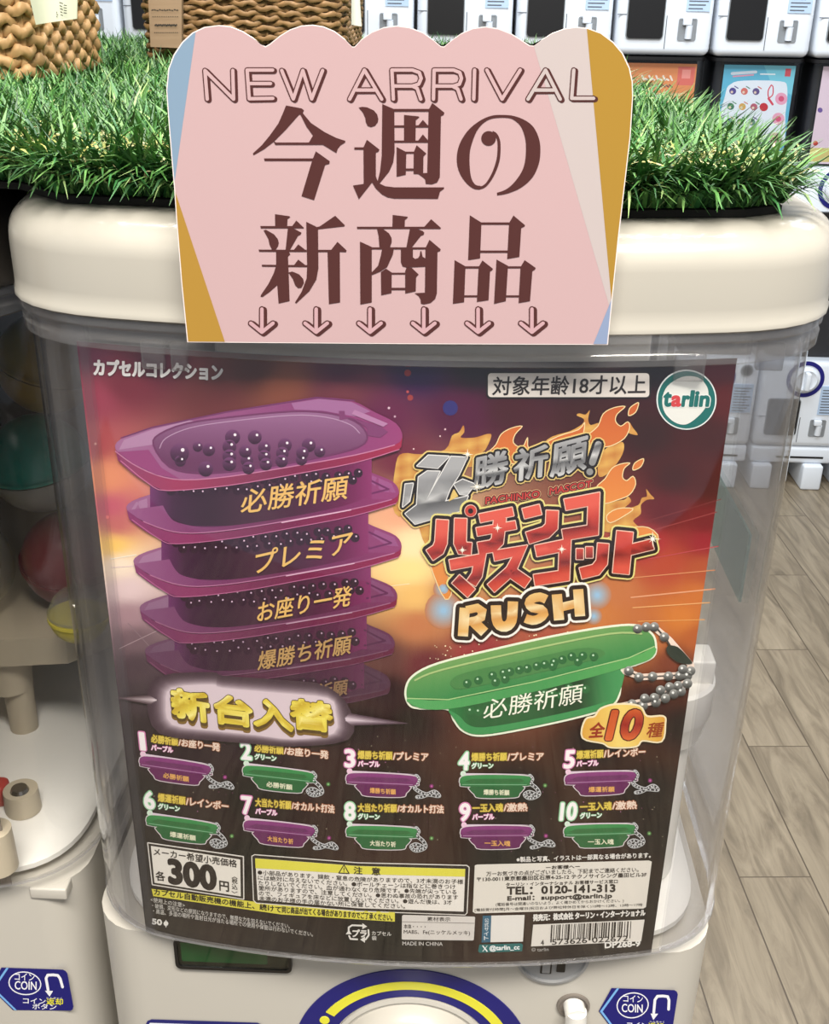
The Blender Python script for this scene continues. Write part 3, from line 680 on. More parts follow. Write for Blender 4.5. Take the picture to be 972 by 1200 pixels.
A_.line(Z7(smooth_line([(62, 240), (150, 312), (210, 334), (400, 318), (600, 284), (800, 246), (940, 204)], 3)), 1.0, (200, 116, 156), L0+1)
L0 += 1.2
A_.poly(Z7(INNER), lambda x, y: mixc((152, 104, 144), (104, 52, 90), (y-480)/60), L0)
A_.line(Z7(INNER), 2, (112, 52, 96), L0+.4, closed=True)
A_.line(smooth_line(Z7([(185, 200), (205, 168), (280, 136), (400, 116), (600, 96), (710, 102), (785, 125), (815, 152)]), 4), 1.1, (184, 146, 178), L0+.5)
for x, y, r in ((248, 215, 30), (340, 205, 20), (305, 195, 16), (330, 265, 24), (415, 165, 24), (405, 195, 22), (405, 225, 22), (405, 250, 22), (485, 165, 22), (455, 210, 20), (460, 238, 20), (465, 262, 20), (515, 198, 20), (515, 225, 20), (520, 250, 20), (580, 190, 22), (572, 215, 20), (570, 240, 20), (655, 190, 22), (635, 215, 20), (690, 210, 18), (632, 236, 18), (250, 240, 18)):
    c = Z7([(x, y)])[0]
    A_.disc(c, r/2.7, lambda a, b, c=c, r=r: mixc((118, 66, 112), (52, 22, 46), ((b-c[1])*2.7/r+1)/2), L0+1, n=16); A_.disc((c[0]+r*.12, c[1]-r*.12), r/2.7*.2, (244, 232, 240), L0+1.5, n=8)
A_.poly(Z7([(750, 82), (768, 82), (770, 100), (880, 130), (905, 148), (880, 166), (842, 160), (838, 135), (790, 104), (752, 112)]), (126, 60, 108), L0+.7)
A_.poly(Z7([(800, 78), (905, 122), (890, 132), (790, 92)]), (178, 124, 166), L0+1)
A_.line(Z7([(62, 168), (160, 134), (400, 84), (680, 39), (800, 49)]), 1.2, (120, 52, 104), L0+.6)
A_.poly(Z7([(52, 212), (150, 205), (190, 262), (250, 298), (175, 284), (100, 248)]), (150, 66, 120), L0+.6)
for i, (t, bl, br, h) in enumerate(words):
    c = fade((232, 186, 108), [0, 0, 1, 3, 4][i])
    A_.text(t, bl, br, h, c, 14, .0, .35, slant=.1, up=(0, -1))
A_.build('tray_stack_picture', M_ink, poster, 'picture of stacked translucent purple trays filled with steel balls')

# --- flames behind the title
A_ = Art()
Zf = crop(600, 460, 4.86); Zg = crop(460, 490, 4.86)
yel, org = (206, 160, 76), (206, 110, 48)
fy = lambda x, y: mixc((222, 178, 92), (190, 120, 54), (math.sin(x*.35)+math.sin(y*.41+x*.1))/4+.5)
fo = lambda x, y: mixc((196, 92, 40), (222, 138, 64), (y-470)/120)
for pts, c, ly in (
    (Zg([(0, 500), (20, 260), (60, 200), (160, 205), (300, 180), (340, 100), (380, 80), (405, 40), (410, 80), (390, 110), (470, 110), (540, 90), (565, 100), (530, 180), (480, 230), (600, 260), (300, 300), (120, 420), (60, 560)]), fy, 1),
    (Zg([(545, 200), (590, 150), (620, 90), (680, 55), (740, 45), (700, 90), (690, 140), (740, 165), (770, 110), (775, 170), (840, 190), (850, 240), (560, 260)]), fo, 2),
    (Zf([(170, 300), (230, 250), (330, 220), (400, 180), (410, 150), (370, 130), (385, 118), (420, 125), (445, 100), (435, 150), (450, 185), (500, 175), (470, 260), (420, 320), (180, 320)]), fy, 1),
    (Zf([(180, 305), (260, 250), (380, 210), (415, 170), (400, 260), (360, 310)]), fo, 2),
    (Zf([(430, 250), (490, 190), (520, 120), (580, 85), (645, 78), (600, 120), (590, 160), (620, 190), (660, 165), (670, 200), (640, 260), (570, 300), (520, 310), (440, 330)]), fo, 3),
    (Zf([(665, 130), (670, 90), (700, 65), (722, 58), (705, 110)]), fo, 3),
    (Zf([(670, 170), (690, 200), (718, 240), (680, 235), (660, 220)]), fy, 2),
    (Zf([(520, 330), (620, 280), (640, 310), (620, 370), (560, 450), (500, 480), (490, 420)]), fy, 2),
    (Zf([(480, 540), (530, 490), (570, 430), (620, 405), (672, 400), (640, 430), (630, 480), (655, 500), (690, 475), (705, 520), (670, 580), (600, 610), (530, 630), (500, 600)]), fo, 3),
    (Zf([(690, 440), (700, 400), (750, 375), (735, 420)]), fo, 3),
    (Zf([(520, 640), (640, 610), (660, 590), (680, 620), (640, 660), (720, 640), (740, 600), (770, 590), (765, 548), (790, 580), (812, 605), (770, 610), (735, 640), (735, 690), (690, 730), (720, 778), (520, 790)]), fy, 2),
    (Zf([(540, 700), (600, 660), (690, 660), (640, 700), (560, 740)]), fo, 3),
    ([(735, 620), (760, 618), (772, 632), (750, 650), (740, 655), (700, 640)], fo, 2),
    ([(500, 640), (512, 630), (520, 660), (530, 690), (522, 702), (508, 672)], fo, 2), ([(492, 610), (520, 612), (515, 640), (500, 640)], fy, 2)):
    A_.poly(smooth_line(pts, 3, True), c, ly, cut=10)
    if c is fo: A_.line(smooth_line(pts, 3, True), 1.1, (240, 214, 160), ly+.5, closed=True)
# blue flares either side of the English word
for c, r, ly in (((520, 715), 22, 1), ((700, 697), 17, 1), ((696, 722), 10, 1), ((520, 690), 12, 1)):
    for k in range(9): A_.disc(c, r*(1-k/9.5), mixc((190, 122, 84), (150, 192, 224), ((k+.5)/9)**.8), ly+.2*k, n=20)
A_.build('flame_picture', M_ink, poster, 'orange and yellow printed flames')

def ribbon(pts, w):
    """outline of a thick stroke with mitred corners and flat ends"""
    P = [np.array(p, float) for p in pts]; L_, R_ = [], []
    for i in range(len(P)):
        ds = [(P[k+1]-P[k])/np.linalg.norm(P[k+1]-P[k]) for k in (i-1, i) if 0 <= k < len(P)-1]
        t = sum(ds); t = t/np.linalg.norm(t); nn = np.array([-t[1], t[0]]); k = 1/max(.55, abs(nn @ np.array([-ds[0][1], ds[0][0]])))
        L_.append(tuple(P[i] + nn*w/2*k)); R_.append(tuple(P[i] - nn*w/2*k))
    return L_ + R_[::-1]
# --- main title
A_ = Art()
chrome = lambda y0, y1: (lambda x, y: ramp([(0, (168, 168, 170)), (.25, (120, 120, 122)), (.45, (206, 206, 206)), (.52, (88, 88, 90)), (.75, (150, 150, 152)), (.85, (212, 212, 212)), (1, (140, 140, 140))])((y + (x-560)*.17 - y0)/(y1-y0)))
hitsu = [Zg(p) for p in ([(75, 372), (118, 368), (98, 468), (60, 500)], [(142, 268), (205, 208), (322, 214), (258, 280)],
         [(150, 332), (200, 298), (270, 300), (190, 470), (335, 215), (425, 220), (378, 320), (330, 395), (300, 470), (430, 440), (400, 520), (130, 598), (75, 540), (140, 490)], [(352, 372), (400, 345), (470, 372), (425, 432), (385, 428)])]
for w, c, ly in ((11, (226, 196, 120), 6), (7.5, (30, 22, 22), 7), (2.2, (228, 226, 224), 8)):
    for p in hitsu: A_.line(p, w, c, ly, closed=True, n=10)
for p in hitsu: A_.poly(p, (30, 22, 22), 7.4); A_.poly(p, chrome(545, 612), 9)
A_.poly(Zg([(320, 470), (352, 400), (376, 440)]), (222, 190, 110), 10)
for t, bl, br, h in (('勝', (555, 573), (594, 564), 38), ('祈', (602, 563), (640, 556), 36), ('願', (645, 559), (686, 548), 38)):
    for f, c, ly in ((5.2, (226, 196, 120), 6), (3.6, (30, 22, 22), 7), (1.15, chrome(535, 578), 9)):
        A_.text(t, bl, br, h, c, ly, .0, f)
for w, c, ly in ((17, (226, 196, 120), 6), (14, (30, 22, 22), 7), (8, chrome(528, 560), 9)):
    A_.line([(701, 520), (694, 541)], w, c, ly); A_.disc((691, 552), w*.5, c, ly)
for w, c in ((1.9, (226, 176, 130)), (1.3, (52, 22, 22))):
    A_.text('PACHINKO', (569, 590), (632, 582), 8, c, 7 if w > 1.5 else 7.5, .0, w); A_.text('MASCOT', (644, 579), (693, 570), 8, c, 7 if w > 1.5 else 7.5, .0, w)
A_.text('PACHINKO', (569, 590), (632, 582), 8, (190, 60, 52), 8, .02, .25); A_.text('MASCOT', (644, 579), (693, 570), 8, (190, 60, 52), 8, .02, .25)
Za = crop(480, 580, 6.075); Zb = crop(620, 570, 5.718)
ST = [(Za([(235, 170), (225, 330), (205, 380), (145, 420)]), 14), (Za([(365, 160), (360, 330), (378, 370), (440, 375)]), 14),
      (Za([(500, 158), (735, 110)]), 10), (Za([(480, 255), (755, 205)]), 9.5), (Za([(645, 150), (625, 320), (590, 355), (490, 372)]), 14),
      (Za([(810, 125), (930, 95)]), 12), (Zb([(155, 155), (150, 260), (110, 300), (-10, 338)]), 14),
      (Zb([(240, 115), (432, 78), (425, 285), (225, 318)]), 13),
      (Za([(290, 490), (500, 450), (480, 560), (440, 620)]), 12), (Za([(330, 590), (440, 690)]), 13),
      (Za([(600, 425), (785, 390), (720, 530), (580, 655)]), 12), (Za([(725, 540), (840, 620)]), 13),
      (Zb([(45, 425), (240, 385), (232, 590), (35, 620)]), 13),
      (Zb([(338, 410), (338, 480)]), 8), (Zb([(402, 398), (402, 470)]), 8), (Zb([(495, 375), (485, 500), (445, 550), (345, 575)]), 13),
      (Zb([(640, 295), (612, 575)]), 19), (Zb([(640, 425), (825, 380)]), 12)]
def red(x, y):
    y0 = (610 if y + (x-600)*.17 < 646 else 648); t = (y + (x-600)*.17 - y0)/36
    return ramp([(0, (220, 92, 76)), (.25, (198, 66, 54)), (.5, (178, 50, 44)), (.54, (104, 24, 22)), (.72, (176, 52, 46)), (1, (214, 84, 66))])(t)
for p, w in ST:
    q = ribbon(p, w)
    for add, c, ly in ((14, (226, 214, 132), 10), (10, (34, 16, 14), 11), (2.2, (238, 196, 176), 12)): A_.line(q, add, c, ly, closed=True)
    A_.poly(q, (34, 16, 14), 11.5); A_.poly(q, red, 13)
c_ = Za([(435, 105)])[0]
for r, c, ly in ((13, (226, 214, 132), 10), (10.5, (34, 16, 14), 11), (7.4, (240, 200, 180), 12), (6.6, (196, 66, 54), 13), (3, (40, 16, 14), 14)): A_.disc(c_, r, c, ly)
for x, y, r in ((559, 569, 5), (583, 617, 3.4), (542, 643, 3), (764, 630, 6), (658, 642, 3.4), (548, 531, 4)):
    for a in range(4):
        t = a*PI/4; rr_ = r*(1.7 if a % 2 == 0 else 1)
        A_.poly([(x+rr_*math.cos(t), y+rr_*math.sin(t)), (x-.8*math.sin(t), y+.8*math.cos(t)), (x-rr_*math.cos(t), y-rr_*math.sin(t)), (x+.8*math.sin(t), y-.8*math.cos(t))], (255, 246, 226), 15)
    A_.disc((x, y), r*.34, (255, 252, 240), 15.5, n=10)
A_.build('title_lettering', M_ink, poster, 'silver and red Japanese title lettering with cream outlines')
A_ = Art()
gold = lambda x, y: ramp([(0, (232, 196, 128)), (.3, (214, 160, 92)), (.45, (240, 222, 176)), (.6, (208, 148, 78)), (.8, (226, 176, 100)), (1, (240, 226, 190))])((y + (x-610)*.18 - 696)/38)
RU = crop(500, 670, 4.418)
RS = [([(188, 325), (198, 178)], 12), ([(205, 190), (262, 178), (288, 196), (282, 228), (255, 243), (206, 252)], 9.5), ([(245, 252), (300, 305)], 12), (smooth_line([(358, 165), (362, 235), (378, 268), (408, 275), (432, 258), (442, 225), (446, 145)], 2), 12),
      (smooth_line([(618, 135), (585, 122), (545, 132), (530, 155), (548, 178), (590, 186), (605, 210), (580, 235), (545, 243), (510, 232)], 2), 10.5), ([(672, 108), (684, 242)], 12), ([(782, 82), (792, 222)], 12), ([(682, 178), (788, 152)], 10)]
for p, w in RS:
    q = ribbon(RU(p), w)
    for a_, c, ly in ((15, (244, 240, 232), 14), (9.5, (40, 26, 22), 15)): A_.line(q, a_, c, ly, closed=True)
    A_.poly(q, gold, 16.3)
A_.build('subtitle_lettering', M_ink, poster, 'gold English word with white outline')

# --- the green tray and its ball chain
A_ = Art()
Zt = crop(470, 720, 2.7)
gro = smooth_line(Zt([(18, 240), (40, 195), (120, 155), (300, 110), (480, 70), (640, 42), (740, 35), (790, 60), (803, 95), (795, 130), (740, 155), (695, 170), (688, 250), (655, 290), (560, 320), (400, 355), (260, 378), (200, 365), (170, 330), (150, 295), (60, 292), (28, 280)]), 4, True)
A_.line(gro, 5, (236, 240, 216), 6, closed=True)
A_.poly(gro, lambda x, y: mixc((126, 166, 96), (44, 128, 70), (y + (x-600)*.22 - 750)/60), 7)
A_.poly(smooth_line(Zt([(150, 295), (170, 330), (200, 365), (260, 376), (400, 352), (560, 318), (655, 288), (688, 250), (692, 172), (500, 222), (300, 265), (160, 292)]), 3, True), lambda x, y: ramp([(0, (40, 128, 66)), (.12, (38, 96, 52)), (.5, (40, 92, 52)), (.75, (28, 62, 36)), (.9, (60, 138, 80)), (1, (70, 150, 90))])((x-525)/205), 8)
A_.poly(smooth_line(Zt([(150, 300), (172, 332), (202, 366), (260, 376), (400, 352), (560, 318), (655, 288), (684, 256), (650, 272), (560, 298), (400, 332), (262, 354), (212, 345), (185, 318)]), 3, True), (62, 146, 84), 9)
A_.poly(smooth_line(Zt([(160, 205), (210, 180), (420, 135), (560, 105), (630, 108), (640, 128), (560, 152), (330, 205), (200, 232), (165, 228)]), 3, True), (74, 132, 74), 9)
A_.poly(smooth_line(Zt([(20, 262), (150, 268), (420, 212), (720, 135), (800, 100), (796, 130), (740, 156), (500, 222), (300, 268), (150, 296), (60, 293)]), 3, True), lambda x, y: ramp([(0, (86, 166, 96)), (.5, (70, 150, 84)), (1, (92, 170, 92))])((x-475)/300), 9.5)
A_.line(Zt([(22, 262), (150, 266), (420, 210), (720, 134), (800, 98)]), 1.3, (168, 204, 138), 10)
A_.line(smooth_line(Zt([(45, 205), (130, 172), (420, 105), (660, 58), (760, 58)]), 4), 2.2, (170, 196, 128), 9.2)
for x, y in [(210, 215), (245, 205), (290, 190), (325, 182), (345, 178), (375, 172), (400, 168), (430, 160), (455, 155), (485, 148), (510, 140), (540, 130), (575, 128), (610, 130), (300, 210), (330, 200), (480, 160), (560, 145)] + [(220 + k*26, 302 - k*6.2 + (k % 3)*9) for k in range(15)]:
    c = Zt([(x, y)])[0]; A_.disc(c, 5.2, (44, 104, 58), 10, n=12); A_.disc((c[0]-1, c[1]-1.6), 1.3, (190, 224, 190), 10.4, n=8)
A_.text('必勝祈願', (566, 842), (682, 822), 23, (244, 244, 226), 12, .004, slant=.08, up=(0, -1))
chain = [(748, 42), (775, 36), (800, 36), (832, 68), (720, 175), (752, 195), (795, 193), (845, 192), (880, 190), (820, 236), (848, 226), (770, 262), (800, 260), (835, 262), (862, 248), (885, 240), (905, 215), (875, 222), (730, 280), (712, 290), (765, 285), (805, 275), (905, 190), (915, 175), (890, 170)]
chain = [(x, y) for x, y in chain if x < 925]
A_.line(Zt([(700, 175), (760, 196), (900, 190), (918, 160), (850, 80), (800, 38)]), 7.5, (244, 222, 206), 6); A_.line(Zt([(700, 290), (800, 270), (905, 215)]), 9.5, (240, 220, 206), 6)
A_.line(Zt([(720, 178), (760, 196), (900, 188), (912, 165)]), 1.4, (70, 66, 64), 8); A_.line(Zt([(712, 288), (800, 268), (905, 212)]), 3.4, (80, 76, 74), 8); A_.line(Zt([(740, 50), (775, 34), (805, 38), (835, 70), (850, 95)]), 2, (70, 66, 64), 8)
A_.poly(smooth_line(Zt([(845, 95), (875, 100), (905, 130), (920, 152), (880, 150), (850, 130), (838, 110)]), 3, True), (44, 54, 46), 10.8)
for x, y in chain:
    c = Zt([(x, y)])[0]
    A_.disc(c, 5.6, lambda a, b, c=c: mixc((176, 176, 172), (48, 50, 50), (b-c[1])/11+.5), 11, n=14); A_.disc((c[0]-1.2, c[1]-1.6), 1.6, (240, 240, 236), 11.5, n=8)
A_.build('green_tray_picture', M_ink, poster, 'picture of a translucent green tray on a steel ball chain')

# --- gold lettering with its flare
A_ = Art()
NF_ = 13
for k in range(NF_):
    t_ = k/(NF_-1); g = 1 - t_; m_ = mixc((70, 52, 62), (214, 196, 204), t_**2.1)
    cc_ = [(196-22*g, 822), (203-17*g, 804-13*g), (250, 800-14*g), (262, 804-14*g), (330, 810-15*g), (385, 816-14*g), (394+18*g, 832), (392+17*g, 857+8*g), (345, 864+9*g), (300, 859+11*g), (250, 854+12*g), (203-15*g, 847+11*g)]
    A_.poly(smooth_line(cc_, 3, True), m_, 14.0+k*.2)
for k in range(5):
    t_ = k/4; w_ = 6*(1-t_)+1.2
    A_.poly([(136+40*t_, 816+2*t_), (206, 818-w_), (206, 822+w_)], mixc((92, 74, 80), (222, 206, 210), t_), 14.2+k*.22); A_.poly([(480-50*t_, 846-3*t_), (393, 838-w_), (393, 842+w_)], mixc((84, 64, 76), (210, 192, 202), t_), 14.2+k*.22)
gold2 = lambda x, y: ramp([(0, (226, 206, 76)), (.2, (246, 236, 150)), (.35, (206, 176, 52)), (.55, (236, 222, 100)), (.7, (198, 166, 46)), (1, (226, 206, 76))])(((x*.9 + y*1.7) % 62)/62)
for t, bl, br, h in (('新', (205, 837), (247, 844), 33), ('台', (255, 844), (297, 849), 32), ('入', (300, 847), (344, 854), 31), ('替', (343, 850), (390, 855), 33)):
    for dy in (6, 4.5, 3, 1.5): A_.text(t, bl, br, h, (128, 98, 46) if dy > 4 else (92, 70, 32), 16.9+.2*(4-dy/1.5), .0, 2.7, shift=(dy*.12, dy))
    A_.text(t, bl, br, h, (74, 56, 20), 17.9, .0, 2.7); A_.text(t, bl, br, h, gold2, 18.3, .0, 1.9)
A_.build('gold_lettering', M_ink, poster, 'golden block lettering on a white flare')

# --- small printed boxes at the top
A_ = Art()
A_.text('カプセルコレクション', (111, 439), (261, 445), 18, (226, 222, 220), 5, .0, .95, up=(0, -1))
A_.build('series_lettering', M_ink, poster)
A_ = Art()
q = [(571, 436), (762, 436), (762, 466), (571, 466)]
A_.poly(rrect(570, 435, 763, 467, 5), (28, 22, 24), 3); A_.poly(rrect(572, 437, 761, 465, 4), (222, 214, 206), 4)
A_.text('対象年齢18才以上', (577, 463), (756, 461), 22, (40, 32, 32), 5, .008, .25)
A_.build('age_notice', M_ink, poster, 'white age notice box')
A_ = Art()
c = (804.5, 468)
A_.disc(c, 35.2, (232, 236, 234), 4, n=48); A_.disc(c, 33.6, (14, 104, 98), 5, n=48)
A_.poly(smooth_line([(782, 452), (800, 441), (818, 442), (828, 452), (830, 464), (826, 478), (815, 490), (803, 497), (790, 494), (779, 483), (776, 468)], 4, True), (226, 226, 220), 6)
for x, t_, w, cc in ((777, 't', 8, (14, 104, 98)), (786.5, 'a', 10, (206, 62, 66)), (799, 'r', 7, (14, 104, 98)), (808, 'l', 3, (14, 104, 98)), (813.5, 'i', 3, (14, 104, 98)), (819.5, 'n', 10, (14, 104, 98))):
    h = {'t': 15.5, 'l': 17.5, 'i': 16.5}.get(t_, 11.5)
    A_.text(t_, (x, 475), (x+w, 475), h, (230, 232, 228), 7, .0, 2.4); A_.text(t_, (x, 475), (x+w, 475), h, cc, 8, .0, 1.15)
A_.build('maker_logo', M_ink, poster, 'round teal and white maker badge')
A_ = Art()
bad = smooth_line([(683, 862), (686, 842), (697, 838), (704, 829), (722, 824), (748, 826), (757, 838), (776, 838), (778, 846), (774, 866), (752, 865), (744, 872), (716, 873), (706, 868)], 4, True)
A_.line(bad, 4, (240, 226, 190), 15, closed=True); A_.poly(bad, lambda x, y: mixc((240, 214, 120), (216, 158, 60), abs(x-728)/50), 16)
A_.text('全', (689, 862), (706, 861), 17, (150, 44, 20), 17, .0, .6, slant=.1); A_.text('種', (756, 862), (774, 861), 17, (150, 60, 20), 17, .0, .4, slant=.1)
for f, cc, ly in ((3.4, (90, 26, 14), 17), (2.0, lambda x, y: ramp([(0, (206, 96, 40)), (.5, (150, 30, 22)), (1, (222, 110, 50))])((y-828)/38), 18)):
    A_.text('10', (710, 864), (746, 863), 33, cc, ly, .0, f, slant=.12)
A_.build('count_badge', M_ink, poster, 'gold badge with red number ten')

# --- the ten line-up pictures
items = [(1, 169, 868, .13, 0, '必勝祈願', '/お座り一発', 80), (2, 290, 879, .10, 1, '必勝祈願', '/お座り一発', 86), (3, 411, 888, .03, 0, '爆勝ち祈願', '/プレミア', 82), (4, 544, 891, -.01, 1, '爆勝ち祈願', '/プレミア', 84), (5, 667, 889, -.05, 0, '爆運祈願', '/レインボー', 80),
         (6, 177, 937, .13, 1, '爆運祈願', '/レインボー', 82), (7, 291, 943, .09, 0, '大当たり祈願', '/オカルト打法', 92), (8, 411, 950, .02, 1, '大当たり祈願', '/オカルト打法', 100), (9, 545, 951, -.02, 0, '一玉入魂', '/激熱', 64), (10, 666, 950, -.04, 1, '一玉入魂', '/激熱', 66)]
for num, nx, ny, sl, green, t1, t2, tw in items:
    A_ = Art()
    P = lambda x, y, nx=nx, ny=ny, sl=sl: (nx + x, ny + y + x*sl)
    edge = (150, 206, 160) if green else (214, 130, 178)
    wn_ = 6 if num == 1 else 12 if num < 10 else 19
    A_.text(str(num), P(-wn_/2, 10), P(wn_/2-1, 10), 20, edge, 5, .0, 2.2); A_.text(str(num), P(-wn_/2, 10), P(wn_/2-1, 10), 20, (246, 240, 240), 6, .0, .9)
    x0 = 9 if num < 10 else 14; w1 = tw*len(t1)/(len(t1)+len(t2)); up = (.0, -1)
    for f, c1, c2, ly in ((1.15, (120, 96, 30), (160, 100, 70), 5), (.3, (226, 200, 84), (236, 214, 196), 6)):
        A_.text(t1, P(x0, 0), P(x0+w1-1, 0), 9.2, c1, ly, .0, f, up=up, n=5); A_.text(t2, P(x0+w1, 0), P(x0+tw, 0), 9.2, c2, ly, .0, f, up=up, n=5)
    A_.text('グリーン' if green else 'パープル', P(x0, 9), P(x0+25, 9), 6.5, edge, 5, .0, .8, up=up, n=5); A_.text('グリーン' if green else 'パープル', P(x0, 9), P(x0+25, 9), 6.5, (246, 238, 240), 6, .0, .2, up=up, n=5)
    A_.disc(P(-1, 15), 3.4, mixc(edge, (255, 250, 250), .6), 4.6, n=10); A_.poly([P(-1, 14.4), P(40, 15.2), P(78, 16.5), P(40, 16.4), P(-1, 16.6)], (226, 206, 220), 4.6)
    T = lambda x, y: P(x-5, y+17)
    rimp = [T(0, 6), T(2, 2), T(10, 0), T(40, -.5), T(76, 1), T(84, 4), T(84, 9), T(78, 13), T(8, 13), T(1, 10)]; belly = [T(14, 12.5), T(72, 12.5), T(70, 22), T(64, 26.5), T(24, 26.5), T(17, 22)]
    o1, o2 = smooth_line(rimp, 3, True), smooth_line(belly, 3, True)
    A_.line(o1, 2.2, (222, 210, 214), 4, closed=True, n=6); A_.line(o2, 2.2, (222, 210, 214), 4, closed=True, n=6)
    ca, cb = ((58, 142, 78), (36, 98, 54)) if green else ((136, 58, 122), (98, 30, 84))
    A_.poly(o2, cb, 5); A_.poly(o1, lambda x, y, ca=ca, cb=cb, ny=ny, sl=sl, nx=nx: mixc(ca, cb, (y-(x-nx)*sl-ny-18)/16), 6)
    A_.poly([T(6, 7), T(14, 4), T(72, 4.4), T(76, 7), T(70, 9), T(14, 9)], mixc(ca, (20, 40, 20) if green else (50, 16, 44), .35), 6.4)
    A_.line([T(3, 10.4), T(78, 11.4)], .8, mixc(ca, (255, 255, 255), .35), 6.6)
    A_.text(t1 if len(t1) < 5 else t1[:5], T(28, 22.5), T(58, 23.6), 6.2, (226, 226, 196) if green else (226, 168, 96), 7, .0, .22, up=(0, -1), n=5)
    ch = [T(82, 1), T(85, 5), T(83, 10), T(80, 15), T(85, 19), T(92, 22), T(100, 23), T(109, 24), T(104, 19), T(98, 21), T(90, 25), T(83, 26)] if num in (1, 3, 5, 7, 9) else [T(82, 1), T(85, 5), T(83, 10), T(90, 16), T(93, 23), T(86, 27), T(80, 27), T(76, 23), T(82, 20), T(90, 24), T(84, 25)]
    A_.line(smooth_line(ch, 3), 4.4, (214, 214, 216), 5, n=6); A_.line(smooth_line(ch, 3), 2.8, (60, 60, 62), 6, n=6)
    for j, p in enumerate(smooth_line(ch, 2)): A_.disc(p, 1.1, (206, 208, 210), 6.8, n=6)
    gl = T(100, 13); A_.disc(gl, 2.6, (70, 110, 60) if green else (120, 40, 96), 3, n=10); A_.disc(gl, 1.2, (140, 190, 120) if green else (190, 90, 160), 3.5, n=8)
    A_.build('lineup_picture', M_ink, poster, 'numbered picture of a small %s tray on a chain' % ('green' if green else 'purple'))

# --- price box
A_ = Art()
Zp = crop(160, 980, 6.48)
A_.line(Zp([(90, 48), (812, 152), (815, 472), (125, 362)]), 2, (226, 220, 212), 4, closed=True); A_.poly(Zp([(92, 50), (810, 154), (813, 470), (127, 360)]), (40, 34, 32), 4.5)
A_.poly(Zp([(112, 68), (790, 172), (795, 452), (140, 348)]), (230, 224, 214), 5)
A_.text('メーカー希望小売価格', Zp([(134, 138)])[0], Zp([(765, 232)])[0], 8.8, (36, 30, 28), 6, .012, .15, up=(-.01, -1))
A_.text('各', Zp([(152, 330)])[0], Zp([(222, 335)])[0], 11, (36, 30, 28), 6, .012, .2, up=(-.06, -1))
A_.text('300', Zp([(258, 345)])[0], Zp([(605, 402)])[0], 27, (34, 28, 28), 6, .0, 2.1, up=(-.06, -1))
A_.text('円', Zp([(635, 405)])[0], Zp([(705, 416)])[0], 11.2, (36, 30, 28), 6, .012, .3, up=(-.03, -1))
for t, y in (('(', 312), ('税', 352), ('込', 395), (')', 425)):
    hh = 4 if t in '()' else 6
    if t in '()':
        A_.line(Zp([(728, y), (748, y-8), (768, y+4)] if t == '(' else [(728, y-12), (746, y), (768, y-8)]), .8, (36, 30, 28), 6)
    else: A_.text(t, Zp([(728, y)])[0], Zp([(770, y+5)])[0], hh, (36, 30, 28), 6, .0, .15, up=(-.03, -1))
A_.build('price_box', M_ink, poster, 'white price box')
# --- yellow strip and notes
A_ = Art()
A_.poly([(178, 1041), (330, 1060), (463, 1068.5), (463, 1079.5), (330, 1071), (180, 1049.5)], (222, 212, 76), 4)
A_.text('カプセル自動販売機の機能上、続けて', (181, 1048), (330, 1069), 7.2, (40, 34, 20), 5, .02, .15, up=(0, -1), n=4); A_.text('同じ商品が出てくる場合がありますのでご了承ください。', (331, 1069), (460, 1078.5), 7.6, (40, 34, 20), 5, .02, .15, up=(0, -1), n=4)
A_.text('<使用上の注意>', (177, 1056), (217, 1063), 5.5, (206, 202, 196), 5, .015, up=(0, -1))
A_.text('・破損、変形などの原因になりますので、無理な力を加えないでください。', (179, 1063), (340, 1087.5), 5.6, (206, 202, 196), 5, .015, up=(0, -1))
A_.text('・高温、多湿の場所や直射日光が当たる場所での使用や保管は行わないでください。', (180, 1069.5), (367, 1097), 5.8, (206, 202, 196), 5, .015, up=(0, -1))
A_.text('50', (179, 1082), (190, 1083.5), 6.2, (232, 228, 222), 5, .0, .5, up=(0, -1)); A_.disc((195, 1081.5), 2.9, (232, 228, 222), 5, n=8); A_.line([(195, 1078), (195, 1085.5)], 1.2, (232, 228, 222), 5)
A_.build('caution_strip', M_ink, poster, 'yellow caution strip over small white notes')
# --- warning box
A_ = Art()
wbx = [(296, 1003), (299, 1001.5), (420, 1011), (547, 1014), (549.5, 1016), (547, 1069), (545, 1071), (420, 1066.5), (301, 1057), (298, 1054)]
A_.line(wbx, 2.2, (226, 220, 212), 4, closed=True); A_.poly(wbx, (36, 30, 30), 4.5)
A_.poly([(299.5, 1005), (420, 1014), (545.5, 1017.5), (543.5, 1067.5), (420, 1063.5), (302.5, 1054)], (230, 224, 216), 5); A_.poly([(299.5, 1005), (420, 1014), (545.5, 1017.5), (545, 1026.5), (420, 1023.5), (300, 1016.5)], (222, 214, 76), 6)
A_.line([(403.5, 1012.5), (397.5, 1022), (409.5, 1022.6)], 1.1, (36, 30, 24), 7, closed=True); A_.line([(403.5, 1016), (403.5, 1019)], 1, (36, 30, 24), 7); A_.disc((403.5, 1020.6), .6, (36, 30, 24), 7, n=6)
A_.text('注', (415, 1023), (425, 1023.6), 8.6, (36, 30, 24), 7, .02, .15, up=(0, -1)); A_.text('意', (436, 1024), (446, 1024.6), 8.6, (36, 30, 24), 7, .02, .15, up=(0, -1))
